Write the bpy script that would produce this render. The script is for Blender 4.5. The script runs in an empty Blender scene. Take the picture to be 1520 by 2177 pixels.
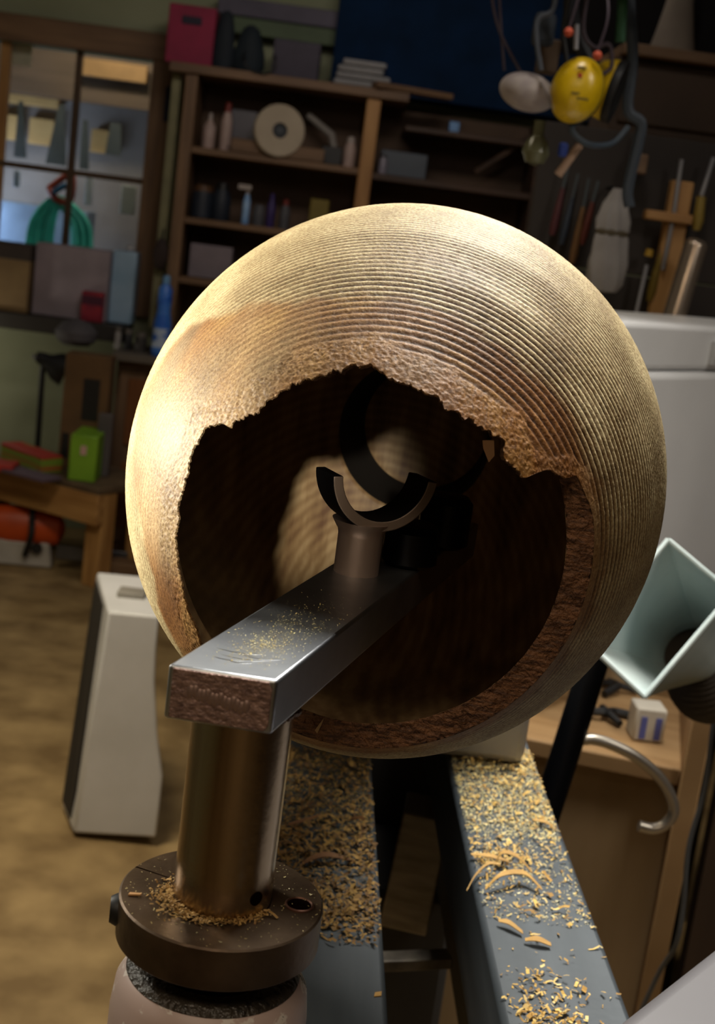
import bpy, math, random
import numpy as np
from mathutils import Matrix, Vector
random.seed(7); RNG = np.random.default_rng(7)
S = bpy.context.scene
COL = S.collection

# ------------------------------------------------------------------ camera
F = 2800.0; CX, CY = 760.0, 1088.5            # focal length and centre in 1520x2177 pixels
CAM = np.array((0.0, 0.0, 1.35))
def nrm(v): v = np.array(v, float); return v / np.linalg.norm(v)
_dy = nrm(((715 - CX) / F, -(490 - CY) / F, -1))          # the lathe bed's vanishing point
_rl = math.radians(7.5)                                    # the phone was held tilted
_up = nrm(np.cross((math.cos(_rl), -math.sin(_rl), 0), _dy))
ROT = np.array([np.cross(_dy, _up), _dy, _up])             # camera -> world
def ray(px, py): return nrm(ROT @ np.array(((px - CX) / F, -(py - CY) / F, -1)))
def P(px, py, Y): d = ray(px, py); return CAM + d * (Y / d[1])
def PZ(px, py, Z): d = ray(px, py); return CAM + d * ((Z - CAM[2]) / d[2])
def zc(p): return float(-(ROT.T @ (np.array(p) - CAM))[2])
def size(n_px, p): return n_px * zc(p) / F
cd = bpy.data.cameras.new('camera'); cam = bpy.data.objects.new('camera', cd); COL.objects.link(cam)
cam.matrix_world = Matrix([list(ROT[i]) + [CAM[i]] for i in range(3)] + [[0, 0, 0, 1]])
cd.sensor_fit = 'HORIZONTAL'; cd.sensor_width = 36; cd.lens = 36 * F / 1520
cd.clip_start = 0.02; cd.clip_end = 60
cd.dof.use_dof = True; cd.dof.focus_distance = 0.56; cd.dof.aperture_fstop = 26
S.camera = cam

# ------------------------------------------------------------------ light
S.view_settings.view_transform = 'Standard'; S.view_settings.look = 'None'
S.view_settings.gamma = 1; S.view_settings.use_curve_mapping = False
S.view_settings.exposure = 0.0
W = bpy.data.worlds.new('dusk'); S.world = W; W.use_nodes = True
W.node_tree.nodes['Background'].inputs[0].default_value = (0.35, 0.5, 1.0, 1)
W.node_tree.nodes['Background'].inputs[1].default_value = 0.012
def lamp(name, kind, loc, target, power, col, **kw):
    l = bpy.data.lights.new(name, kind); l.energy = power; l.color = col
    for k, v in kw.items(): setattr(l, k, v)
    o = bpy.data.objects.new(name, l); COL.objects.link(o)
    o.location = loc
    o.rotation_euler = (Vector(target) - Vector(loc)).to_track_quat('-Z', 'Y').to_euler()
    return o
# work lamp close on the left of the turning
lamp('work_lamp_light', 'SPOT', (-0.27, 0.62, 1.285), (-0.03, 0.60, 1.24), 7.6, (1.0, 0.94, 0.80), spot_size=1.6, spot_blend=0.6, shadow_soft_size=0.04)
# head lamp worn by the turner, behind the phone
lamp('head_lamp_light', 'SPOT', (-0.155, -0.33, 1.44), (0.000, 0.83, 1.185), 42, (1.0, 0.92, 0.78), spot_size=0.125, spot_blend=0.9, shadow_soft_size=0.012)
# tube lights over the lathe
lamp('tube_light_lathe', 'AREA', (0.34, 1.25, 2.35), (0.12, 0.72, 1.0), 14, (1.0, 0.96, 0.88), shape='RECTANGLE', size=0.25, size_y=0.9, spread=1.6)
# unseen fill lights added to brighten the room
lamp('fill_left', 'AREA', (-0.8, 2.1, 2.5), (-0.7, 2.5, 0), 13, (1.0, 0.86, 0.63), shape='RECTANGLE', size=0.5, size_y=0.5, spread=1.7)  # added fill that warms the left floor
lamp('fill_front', 'AREA', (-0.25, -0.7, 2.5), (-0.2, -0.5, 0), 11, (1.0, 0.80, 0.58), shape='RECTANGLE', size=1.2, size_y=0.3)  # added fill for front faces and metal reflections
lamp('fill_right', 'AREA', (1.3, 0.7, 2.45), (0.55, 1.8, 0.9), 2.3, (1.0, 0.93, 0.84), shape='RECTANGLE', size=0.3, size_y=0.6, spread=1.2)  # added fill brightening the white hood and crate
lamp('fill_rack', 'AREA', (0.25, 1.75, 2.45), (0.62, 2.5, 1.3), 4.5, (1.0, 0.92, 0.84), shape='RECTANGLE', size=0.15, size_y=0.5)  # added fill brightening the tool rack
lamp('fill_bench', 'POINT', (-1.45, 5.0, 0.72), (0, 0, 0), 1.6, (1.0, .92, .75), shadow_soft_size=.03)  # added fill brightening the wall below the ledge
lamp('fill_rear', 'AREA', (0.0, 3.3, 2.55), (-0.1, 5.0, 1.3), 11, (1.0, 0.88, 0.78), shape='RECTANGLE', size=1.2, size_y=0.3)  # added fill for the dim background

# ------------------------------------------------------------------ materials
def lin(h):
    c = [int(h[i:i + 2], 16) / 255 for i in (0, 2, 4)]
    return tuple(x / 12.92 if x <= .04045 else ((x + .055) / 1.055) ** 2.4 for x in c) + (1,)
MATS = {}
def M(name, col, rough=.6, metal=0.0, col2=None, scale=(8, 8, 8), bump=0.0, bscale=60, detail=4, spec=.5, fac=(.35, .7), trans=0, coords='Object'):
    """principled material whose colour wanders between two tones on a noise, with a fine bump"""
    if name in MATS: return MATS[name]
    m = bpy.data.materials.new(name); m.use_nodes = True; nt = m.node_tree; b = nt.nodes['Principled BSDF']
    col = lin(col) if isinstance(col, str) else col
    b.inputs['Roughness'].default_value = rough; b.inputs['Metallic'].default_value = metal
    b.inputs['Specular IOR Level'].default_value = spec
    if trans: b.inputs['Transmission Weight'].default_value = trans
    tc = nt.nodes.new('ShaderNodeTexCoord'); mp = nt.nodes.new('ShaderNodeMapping')
    nt.links.new(tc.outputs[coords], mp.inputs[0]); mp.inputs['Scale'].default_value = scale
    no = nt.nodes.new('ShaderNodeTexNoise'); no.inputs['Scale'].default_value = 1; no.inputs['Detail'].default_value = detail
    nt.links.new(mp.outputs[0], no.inputs['Vector'])
    rp = nt.nodes.new('ShaderNodeValToRGB')
    c2 = lin(col2) if isinstance(col2, str) else (col2 or tuple(x * .72 for x in col[:3]) + (1,))
    rp.color_ramp.elements[0].position, rp.color_ramp.elements[1].position = fac
    rp.color_ramp.elements[0].color = c2; rp.color_ramp.elements[1].color = col
    nt.links.new(no.outputs[0], rp.inputs[0]); nt.links.new(rp.outputs[0], b.inputs['Base Color'])
    if bump:
        n2 = nt.nodes.new('ShaderNodeTexNoise'); n2.inputs['Scale'].default_value = bscale; n2.inputs['Detail'].default_value = 3
        nt.links.new(tc.outputs[coords], n2.inputs['Vector'])
        bm = nt.nodes.new('ShaderNodeBump'); bm.inputs['Strength'].default_value = bump; bm.inputs['Distance'].default_value = .003
        nt.links.new(n2.outputs[0], bm.inputs['Height']); nt.links.new(bm.outputs[0], b.inputs['Normal'])
    MATS[name] = m; return m
def glass(name, col=(1, 1, 1, 1), rough=.02):
    m = bpy.data.materials.new(name); m.use_nodes = True; nt = m.node_tree
    for n in list(nt.nodes):
        if n.type != 'OUTPUT_MATERIAL': nt.nodes.remove(n)
    t = nt.nodes.new('ShaderNodeBsdfTransparent'); t.inputs[0].default_value = col
    g = nt.nodes.new('ShaderNodeBsdfGlossy'); g.inputs['Roughness'].default_value = rough
    x = nt.nodes.new('ShaderNodeMixShader'); f = nt.nodes.new('ShaderNodeFresnel'); f.inputs[0].default_value = 1.3
    nt.links.new(f.outputs[0], x.inputs[0]); nt.links.new(t.outputs[0], x.inputs[1]); nt.links.new(g.outputs[0], x.inputs[2])
    nt.links.new(x.outputs[0], nt.nodes['Material Output'].inputs[0]); return m
def island_mat(name, cols, rough=.8):
    m = bpy.data.materials.new(name); m.use_nodes = True; nt = m.node_tree; b = nt.nodes['Principled BSDF']
    b.inputs['Roughness'].default_value = rough
    g = nt.nodes.new('ShaderNodeNewGeometry'); r = nt.nodes.new('ShaderNodeValToRGB')
    e = r.color_ramp.elements
    e[0].color = lin(cols[0]); e[1].color = lin(cols[-1])
    for i, c in enumerate(cols[1:-1]): e.new((i + 1) / (len(cols) - 1)).color = lin(c)
    nt.links.new(g.outputs['Random Per Island'], r.inputs[0]); nt.links.new(r.outputs[0], b.inputs['Base Color']); return m

wood_x = dict(scale=(3, 30, 30), detail=6); wood_z = dict(scale=(30, 30, 3), detail=6)
pine = M('pine', 'b98d55', .6, col2='8e6435', bump=.15, **wood_x)
pine_v = M('pine_upright', 'b98d55', .6, col2='8e6435', bump=.15, **wood_z)
brownwood = M('brown_wood', '7d6044', .6, col2='5c442e', bump=.15, **wood_x)
brownwood_v = M('brown_wood_upright', '7d6044', .6, col2='5c442e', bump=.15, **wood_z)
darkwood = M('dark_wood', '4a3220', .6, col2='2f1f13', **wood_x)
white = M('white_paint', 'd2d3d6', .45, col2='c4c5c6', scale=(6, 6, 6), bump=.04, bscale=200)
whitehood = M('white_hood_paint', 'e2e2e2', .4, col2='d8d8d8', scale=(5, 5, 5))
black = M('black_plastic', '17181a', .5)
blacksteel = M('black_steel', '111216', .35, .6)
steel = M('bright_steel', '9a938a', .3, 1.0, col2='6b625a', scale=(60, 60, 5), bump=.05, bscale=300)
rod_steel = M('rod_steel', 'b4b4b8', .35, .6, col2='77777c', scale=(20, 20, 3))
cardboard = M('cardboard', '8c744e', .85, col2='776040')
green_wall = M('green_wall_paint', '92977c', .85, col2='84896e', scale=(3, 3, 3))

# ------------------------------------------------------------------ mesh helpers
class MB:
    def __init__(s): s.v = []; s.f = []; s.m = []
    def add(s, vs, fs, mi=0, T=None):
        o = len(s.v)
        for v in vs:
            v = Vector(v); s.v.append(tuple(T @ v) if T else tuple(v))
        for f in fs: s.f.append(tuple(i + o for i in f)); s.m.append(mi)
        return s
    def box(s, c, d, T=None, mi=0, taper=1.0):
        x, y, z = (k / 2 for k in d)
        vs = [(c[0] + sx * x * (taper if sz > 0 else 1), c[1] + sy * y * (taper if sz > 0 else 1), c[2] + sz * z) for sz in (-1, 1) for sy in (-1, 1) for sx in (-1, 1)]
        return s.add(vs, [(0, 2, 3, 1), (4, 5, 7, 6), (0, 1, 5, 4), (2, 6, 7, 3), (0, 4, 6, 2), (1, 3, 7, 5)], mi, T)
    def lathe(s, prof, n=48, T=None, mi=0, close=True):
        """profile of (r, z) turned about z"""
        vs = []; fs = []
        for r, z in prof:
            for i in range(n):
                a = 2 * math.pi * i / n; vs.append((r * math.cos(a), r * math.sin(a), z))
        for k in range(len(prof) - 1):
            for i in range(n):
                j = (i + 1) % n; fs.append((k * n + i, k * n + j, (k + 1) * n + j, (k + 1) * n + i))
        if close:
            fs.append(tuple(reversed(range(n)))); fs.append(tuple(range((len(prof) - 1) * n, len(prof) * n)))
        return s.add(vs, fs, mi, T)
    def tube(s, pts, r, n=10, mi=0, caps=True):
        pts = [Vector(p) for p in pts]; rs = r if isinstance(r, (list, tuple)) else [r] * len(pts)
        vs = []; fs = []; up = None
        for k, p in enumerate(pts):
            t = (pts[min(k + 1, len(pts) - 1)] - pts[max(k - 1, 0)]).normalized()
            if up is None: up = t.orthogonal().normalized()
            up = (up - t * up.dot(t)).normalized(); w = t.cross(up)
            for i in range(n):
                a = 2 * math.pi * i / n; vs.append(p + (up * math.cos(a) + w * math.sin(a)) * rs[k])
        for k in range(len(pts) - 1):
            for i in range(n):
                j = (i + 1) % n; fs.append((k * n + i, k * n + j, (k + 1) * n + j, (k + 1) * n + i))
        if caps: fs.append(tuple(reversed(range(n)))); fs.append(tuple(range((len(pts) - 1) * n, len(pts) * n)))
        return s.add(vs, fs, mi)
    def prism(s, poly, y0, y1, T=None, mi=0):
        """polygon in x,z pushed from y0 to y1"""
        n = len(poly); vs = [(x, y0, z) for x, z in poly] + [(x, y1, z) for x, z in poly]
        fs = [tuple(range(n)), tuple(reversed(range(n, 2 * n)))] + [(i, i + n, (i + 1) % n + n, (i + 1) % n) for i in range(n)]
        return s.add(vs, fs, mi, T)
    def build(s, name, mats, parent=None, bevel=0, seg=2, smooth=True, loc=None):
        me = bpy.data.meshes.new(name); me.from_pydata(s.v, [], s.f)
        import bmesh
        bm = bmesh.new(); bm.from_mesh(me); bmesh.ops.recalc_face_normals(bm, faces=bm.faces); bm.to_mesh(me); bm.free()
        for m in (mats if isinstance(mats, (list, tuple)) else [mats]): me.materials.append(m)
        if any(s.m): me.polygons.foreach_set('material_index', s.m)
        if smooth:
            me.shade_smooth(); me.set_sharp_from_angle(angle=math.radians(38))
        o = bpy.data.objects.new(name, me); COL.objects.link(o)
        if parent is not None: o.parent = parent
        if loc is not None: o.location = loc
        if bevel:
            b = o.modifiers.new('bevel', 'BEVEL'); b.width = bevel; b.segments = seg; b.limit_method = 'ANGLE'; b.angle_limit = math.radians(40)
        return o
def tag(o, label=None, cat=None, group=None, kind=None):
    for k, v in (('label', label), ('category', cat), ('group', group), ('kind', kind)):
        if v: o[k] = v
    return o
def thing(name, label, cat, loc=(0, 0, 0), rz=0, group=None):
    o = bpy.data.objects.new(name, None); o.empty_display_size = .05; COL.objects.link(o)
    o.location = tuple(loc); o.rotation_euler = (0, 0, rz); return tag(o, label, cat, group)
def struct(o): o['kind'] = 'structure'; return o
def RZ(a): return Matrix.Rotation(a, 4, 'Z')
def TL(v): return Matrix.Translation(Vector(v))
def along(p, q):
    """matrix taking +z at the origin to the line p->q, and its length"""
    p, q = Vector(p), Vector(q); d = q - p
    return Matrix.Translation(p) @ d.to_track_quat('Z', 'Y').to_matrix().to_4x4(), d.length
def arc(n, f): return [f(i / (n - 1)) for i in range(n)]
def spline(ctrl, n=40):
    c = [np.array(p, float) for p in ctrl]; c = [2 * c[0] - c[1]] + c + [2 * c[-1] - c[-2]]; out = []
    for k in range(1, len(c) - 2):
        for i in range(n):
            t = i / n; out.append(.5 * (2 * c[k] + (c[k + 1] - c[k - 1]) * t + (2 * c[k - 1] - 5 * c[k] + 4 * c[k + 1] - c[k + 2]) * t * t + (3 * c[k] - c[k - 1] - 3 * c[k + 1] + c[k + 2]) * t ** 3))
    return out + [c[-2]]

# ------------------------------------------------------------------ the room
BED = 0.93                                     # height of the lathe bed
WY = 5.40                                      # inner face of the back wall
floor_m = M('concrete_floor', '9a8258', .75, col2='6d5734', scale=(7, 7, 7), bump=.2, bscale=25, detail=9)
struct(MB().box((0.1, -1.66, 1.3), (4.4, .12, 2.6)).build('wall_front', M('ochre_wall', 'a08a68', .85, col2='7c6a4e', scale=(2, 2, 2)), smooth=False))
struct(MB().box((0.1, 2.2, -.05), (4.4, 7.6, .1)).build('floor', floor_m, smooth=False))
g = P(0, 90, WY)
WX0, WX1 = P(0, 300, WY)[0] - .42, P(303, 400, WY)[0]      # opening of the window
WZ0, WZ1 = P(300, 640, WY)[2], P(150, 105, WY)[2]
m = MB()
m.box(((-2.1 + WX0) / 2, WY + .06, 1.3), (WX0 + 2.1, .12, 2.6))
m.box(((WX1 + 2.3) / 2, WY + .06, 1.3), (2.3 - WX1, .12, 2.6))
m.box(((WX0 + WX1) / 2, WY + .06, WZ0 / 2), (WX1 - WX0, .12, WZ0))
m.box(((WX0 + WX1) / 2, WY + .06, (WZ1 + 2.6) / 2), (WX1 - WX0, .12, 2.6 - WZ1))
struct(m.build('wall_back', green_wall, smooth=False))
struct(MB().box((2.36, 2.2, 1.3), (.12, 7.6, 2.6)).build('wall_right', M('dark_board_wall', '5b5148', .8), smooth=False))
struct(MB().box((-2.16, 2.2, 1.3), (.12, 7.6, 2.6)).build('wall_left', green_wall, smooth=False))
struct(MB().box((0.1, 2.2, 2.66), (4.6, 7.6, .12)).build('ceiling', M('ceiling_board', '6a6258', .8), smooth=False))

# window 1: timber frame, muntins and four panes; a lit lean-to store behind it
winroot = bpy.data.objects.new('window_1', None); COL.objects.link(winroot); winroot['kind'] = 'structure'; winroot.location = (WX1, WY, WZ0)
def wpart(name, x0, x1, y0, y1, z0, z1, mat, parent=winroot, bevel=.003):
    return MB().box(((x0 + x1) / 2 - WX1, (y0 + y1) / 2 - WY, (z0 + z1) / 2 - WZ0), (x1 - x0, y1 - y0, z1 - z0)).build(name, mat, parent, bevel)
fr = .105
wpart('frame_header', WX0 - fr, WX1 + fr, WY - .04, WY - .001, WZ1 + .001, WZ1 + .10, brownwood)
wpart('frame_jamb', WX1 + .001, WX1 + fr, WY - .04, WY - .001, WZ0 - .06, WZ1, brownwood_v)
wpart('frame_jamb', WX0 - fr, WX0 - .001, WY - .04, WY - .001, WZ0 - .06, WZ1, brownwood_v)
wpart('frame_sill', WX0, WX1, WY - .04, WY - .001, WZ0 - .06, WZ0 - .001, brownwood)
mz = P(150, 366, WY)[2]; mx = P(156, 250, WY)[0]; lx = P(2, 300, WY)[0]
ms = M('dark_muntin', '4d3822', .6)
wpart('muntin', mx - .012, mx + .012, WY + .02, WY + .055, WZ0, WZ1, ms)
wpart('muntin', WX0, WX1, WY + .018, WY + .053, mz - .011, mz + .011, ms)
wpart('muntin', lx - .03, lx + .008, WY + .02, WY + .055, WZ0, WZ1, pine_v)
gl = glass('window_glass', (.86, .9, .93, 1))
for x0, x1 in ((WX0, lx - .03), (lx + .008, mx - .012), (mx + .012, WX1)):
    for z0, z1 in ((WZ0, mz - .011), (mz + .011, WZ1)):
        wpart('pane', x0 + .0005, x1 - .0005, WY + .034, WY + .038, z0 + .0005, z1 - .0005, gl, bevel=0)
# the store seen through the panes
SY = WY + 1.1
lean = M('store_boards', '9a928e', .8, col2='7c7470', scale=(3, 3, 3))
m = MB()
m.box((-1.35, SY + .05, 1.3), (2.2, .1, 2.6)).box((-2.42, WY + .62, 1.3), (.1, 1.0, 2.6)).box((-.30, WY + .62, 1.3), (.1, 1.0, 2.6))
struct(m.build('wall_store', lean, smooth=False))
struct(MB().box((-1.35, WY + .62, -.05), (2.2, 1.0, .1)).build('floor_store', floor_m, smooth=False))
struct(MB().box((-1.35, WY + .62, 2.65), (2.2, 1.0, .1)).build('ceiling_store', lean, smooth=False))
lamp('store_warm_fill', 'POINT', (-1.0, WY + .16, 2.25), (0, 0, 0), 20, (1, .80, .55), shadow_soft_size=.08)  # unseen warm fill added to light the hose and boards
lamp('store_cool_fill', 'AREA', (-1.75, WY + .55, 1.12), (-1.1, SY, 1.2), 7, (.70, .82, 1.0), size=.4)  # unseen cool fill added for the low bluish glow

def pbox(name, label, cat, cx, cy, w, h, Y, d, mat, on=None, bevel=.004, group=None, parent=None, rz=0, extra=None):
    """box with its front face seen at (cx, cy), w x h pixels, at distance Y; 'on' is the height it stands on"""
    c = P(cx, cy, Y); ww, hh = size(w, c), size(h, c)
    z0 = c[2] - hh / 2 if on is None else on; z1 = c[2] + hh / 2
    o = MB().box((0, d / 2, (z1 - z0) / 2), (ww, d, z1 - z0)).build(name, mat, parent, bevel)
    o.location = (c[0], Y, z0); o.rotation_euler = (0, 0, rz)
    if label: tag(o, label, cat, group)
    return o, c, ww, z0, z1

# beam and hung tools in the store
SB = WY + .75
z1 = P(150, 103, SB)[2]; z0 = P(150, 212, SB)[2]
tag(MB().box((-1.35, SB + .05, (z0 + z1) / 2), (2.0, .06, z1 - z0)).build('store_beam', M('beam_grey_brown', '6d5c50', .8, **wood_x)), 'wide grey brown timber beam behind the upper window panes', 'beam')
warm = M('warm_board', 'e0b878', .7, col2='d0a466')
for k, (cx, cy, w, h, lab) in enumerate([(22, 270, 40, 52, 'orange tan board at far left behind the saws'), (88, 280, 54, 54, 'square pale yellow board between the two grey saw blades'), (212, 300, 38, 48, 'pale yellow board right of the window muntin'), (62, 213, 125, 20, 'narrow yellow batten above the saw blades')]):
    pbox('wood_board', lab, 'board', cx, cy, w, h, SY - .06, .05, warm)
c = P(245, 145, SB - .1)
pbox('shelf_board', 'long tan offcut on the beam in the upper right pane', 'board', 242, 150, 140, 36, SB - .05, .04, M('tan_offcut', 'a98459', .7))
saw = M('saw_steel', '5d6468', .45, .5)
for k, (xt, yt, xb, yb, wt, wb, lab) in enumerate([(44, 215, 42, 335, 8, 26, 'dark tapered saw blade hanging leftmost behind the panes'), (131, 222, 118, 350, 10, 44, 'wide grey saw blade hanging just left of the muntin'), (181, 255, 178, 360, 10, 20, 'narrow teal grey blade hanging right of the muntin'), (246, 262, 240, 330, 22, 34, 'dark blue grey blade hanging at the right pane')]):
    a, b = P(xt, yt, SB - .12), P(xb, yb, SB - .12); wa, wbn = size(wt, a) / 2, size(wb, b) / 2
    tag(MB().prism([(a[0] - wa, a[2]), (a[0] + wa, a[2]), (b[0] + wbn, b[2]), (b[0] - wbn, b[2])], SB - .12, SB - .105).build('saw_blade', saw), lab, 'saw', 'saw blades hung in the store')
# green hose coil on its red strap
hose_m = M('teal_hose', '58e6cc', .4, col2='40c8b0', scale=(20, 20, 20)); red_m = M('red_strap', 'b8503c', .6)
HY = WY + .25
top = P(125, 425, HY)
hr = thing('hose_coil', 'coiled teal garden hose hanging from a red strap behind the panes', 'hose', (top[0], HY, top[2]))
for k in range(9):
    f = k / 8
    lb = P(56 + 50 * f, 525, HY) - top; rb = P(196 - 42 * f, 530, HY) - top; hh = P(125, 420 + 20 * f, HY) - top
    yy = .012 * (k % 3) - .01
    pts = spline([(lb[0], yy, lb[2] - .02), (lb[0] * .80, yy, lb[2] * .42 + hh[2] * .4), (hh[0], yy, hh[2]), (rb[0] * .8, yy, rb[2] * .42 + hh[2] * .4), (rb[0], yy, rb[2] - .02)], 8)
    MB().tube(pts, .010, 8).build('hose_strand', hose_m, hr)
t0 = P(104, 400, HY) - top; t1 = P(152, 372, HY) - top
MB().tube(spline([t0, (0, -.03, .0), P(150, 425, HY) - top, t1 + np.array((0, -.01, 0)), t0], 8), .014, 8).build('strap', red_m, hr)
MB().tube([P(112, 410, HY - .04) - top, P(140, 393, HY - .04) - top], .012, 8).build('strap_buckle', M('blue_buckle', '2f6fa0', .5), hr)
for k, (cx, cy, w, h, lab, cl) in enumerate([(272, 425, 32, 60, 'pale grey card hanging in the right lower pane', 'a7aba8'), (188, 405, 16, 60, 'thin white handle hanging right of the hose', 'b6bcc4'), (35, 380, 14, 34, 'small pale clip hanging left of the hose', '9fb0c8')]):
    pbox('hanging_card', lab, 'card', cx, cy, w, h, HY + .1, .01, M('card_%d' % k, cl, .6))
pbox('glow_box', 'pale blue box standing in for the bluish glow low behind the left panes', 'bin', 62, 490, 240, 110, HY + .3, .2, M('glow_blue', '9fb6d6', .5))  # box coloured as the bluish glow through the lower panes
pbox('note_card', 'cream card behind the pane in the top left corner of the window', 'card', 34, 113, 66, 48, WY + .075, .008, M('cream_card', 'f4e0b8', .7))

# ------------------------------------------------------------------ ledge, cabinet and what stands under the window
LY = WY - .28
lz = P(120, 677, LY)[2]; lz2 = P(120, 712, LY)[2]
lx1 = P(262, 690, LY)[0]
tag(MB().box(((-1.9 + lx1) / 2, LY + .139, (lz + lz2) / 2), (lx1 + 1.9, .276, lz - lz2)).build('window_ledge', M('dark_ledge', '2b2620', .6), bevel=.004), 'dark shelf board along the wall under the window', 'shelf')
o, c, ww, z0, z1 = pbox('cardboard_box', 'brown cardboard box with a dark lid on the left end of the ledge', 'box', 10, 605, 100, 120, LY + .02, .2, cardboard, on=lz + .001)
MB().box((0, .1, z1 - z0 + .02), (ww + .004, .206, .06)).build('lid', M('dark_lid', '3f3530', .8), o, .004)
pbox('foam_box', 'large pale mauve grey box standing on the ledge before the window', 'box', 150, 608, 158, 165, LY + .06, .13, M('foam_grey', '9c9098', .8), on=lz + .001)
o, c, ww, z0, z1 = pbox('red_carton', 'small red carton in front of the grey box', 'carton', 195, 652, 46, 62, LY + .02, .045, M('red_carton', 'a0202c', .6, col2='7c1630', scale=(25, 25, 25)), on=lz + .001)
MB().box((0, -.0005, (z1 - z0) * .72), (ww * .98, .001, (z1 - z0) * .3)).build('dark_panel', M('maroon_panel', '4e1030', .6), o)
o, c, ww, z0, z1 = pbox('plastic_container', 'translucent pale blue plastic container right of the grey box', 'container', 262, 585, 52, 100, LY + .1, .1, M('blue_clear_plastic', 'a9c4dc', .3, col2='8fb0cc'), on=lz + .001, bevel=.008)
MB().lathe([(.012, 0), (.018, .004), (.018, .02), (.012, .024)], 20).build('cap', M('white_cap', 'b9b9bd', .5), o, loc=(ww * .1, .05, z1 - z0))
HYF = WY - .36
pj = P(343, 540, HYF + .03); rj = size(17, pj); hj = size(34, pj)
pch = thing('hanging_pouch', 'dark brown oval pouch hanging beside the window jamb above the blue bottle', 'pouch', (pj[0], HYF + .03, pj[2]))
MB().lathe([(.001, -hj), (rj * .6, -hj * .85), (rj, -hj * .2), (rj * .9, hj * .35), (rj * .45, hj * .9), (.001, hj)], 20, TL((0, -rj * .5, 0)) @ Matrix.Diagonal((1, .5, 1, 1))).build('bag', M('umber_pouch', '2e211e', .8), pch)
MB().tube([(0, -.012, hj * .9), (0, .01, hj * 1.5), (0, .022, hj * 1.55)], .003, 6).build('loop', black, pch)
pbox('hanging_cloth', 'narrow navy cloth strip hanging between the window and the shelving', 'cloth', 362, 222, 26, 72, WY - .055, .012, M('navy_strip', '1a1f36', .8), bevel=.003)
# wooden cabinet right of the bench, carrying small things and the blue bottle
KY = 5.0
k0, k1 = P(238, 900, KY), P(420, 900, KY); kt = P(300, 752, KY)[2]
cab = thing('wooden_cabinet', 'low brown wooden cupboard with panelled door behind the bench', 'cabinet', ((k0[0] + k1[0]) / 2, KY, 0))
kw = k1[0] - k0[0]
MB().box((0, .17, (kt - .03) / 2), (kw, .32, kt - .03)).build('carcass', brownwood_v, cab, .003)
MB().box((0, .135, kt - .015), (kw + .03, .40, .03)).build('top', M('grey_top', '6a6258', .6), cab, .004)
d = MB().box((0, 0, kt * .5), (kw - .03, .018, kt - .14)).build('door', brownwood_v, cab, .003)
MB().box((0, -.012, kt * .72), (kw - .10, .012, kt * .32)).build('door_panel', M('red_brown_panel', '7c4a20', .55, **wood_z), d, .004)
MB().box((0, -.012, kt * .32), (kw - .10, .012, kt * .32)).build('door_panel', M('red_brown_panel', '7c4a20', .55), d, .004)
# blue bottle
b0 = P(344, 705, KY - .0); bw = size(19, b0); bh = P(349, 590, KY)[2] - kt
bt = thing('blue_bottle', 'tall blue and white bottle right of the window, waisted like a detergent bottle', 'bottle', (b0[0], KY, kt))
MB().lathe([(bw * .9, 0), (bw, .006), (bw, bh * .42), (bw * .72, bh * .58), (bw * .78, bh * .7), (bw * .75, bh * .86), (bw * .4, bh * .92)], 28).build('body', M('blue_plastic', '1c57c8', .35, col2='4f8be6', scale=(12, 12, 40)), bt)
MB().lathe([(bw * .42, bh * .92), (bw * .42, bh), (bw * .3, bh * 1.03)], 20).build('cap', M('pale_blue_cap', '6fa0d0', .5), bt)
MB().lathe([(bw * 1.01, bh * .12), (bw * 1.01, bh * .36)], 28, close=False).build('wrap', M('wrap_blue', '2b6ad0', .4, col2='b8cbe8', scale=(14, 14, 30), fac=(.5, .56)), bt)
for k, (cx, w, h, lab, cl) in enumerate([(250, 14, 46, 'small white topped jar at the left end of the cupboard top', 'a8a4a0'), (272, 20, 44, 'small black jar beside the white topped jar', '202024'), (300, 26, 40, 'squat dark grey tin left of the blue bottle', '4b4846')]):
    c = P(cx, 720, KY + .08); r = size(w, c) / 2; h = size(h, c)
    o = thing('small_jar', lab, 'jar', (c[0], KY + .08, kt), group='small jars on the cupboard')
    MB().lathe([(r * .95, 0), (r, .004), (r, h * .7), (r * .8, h * .78)], 20).build('body', M('jar_%d' % k, cl, .5), o)
    MB().lathe([(r * .85, h * .78), (r * .85, h)], 20).build('lid', M('jar_lid', '77706a', .5), o)

# ------------------------------------------------------------------ work bench, desk lamp, boxes, chainsaw
BZ = .37
f0, f1 = PZ(0, 985, BZ), PZ(210, 1040, BZ)
ang = math.atan2(f1[1] - f0[1], f1[0] - f0[0])
bench = thing('work_bench', 'low pine bench with a thick apron board under the window', 'bench', (f1[0], f1[1], 0), ang)
L = .58
MB().box((-L / 2, .18, BZ - .012), (L, .36, .024)).build('top', M('dusty_top', '6f5c44', .7, col2='4c3c2c', scale=(8, 8, 8)), bench, .003)
MB().box((-L / 2, .019, BZ - .024 - .055), (L, .038, .11)).build('apron', pine, bench, .003)
for x, y in ((-.04, .075), (-L + .04, .075), (-.04, .31), (-L + .04, .31)):
    MB().box((x, y, (BZ - .025) / 2), (.072, .072, BZ - .025)).build('leg', pine_v, bench, .003)
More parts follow.
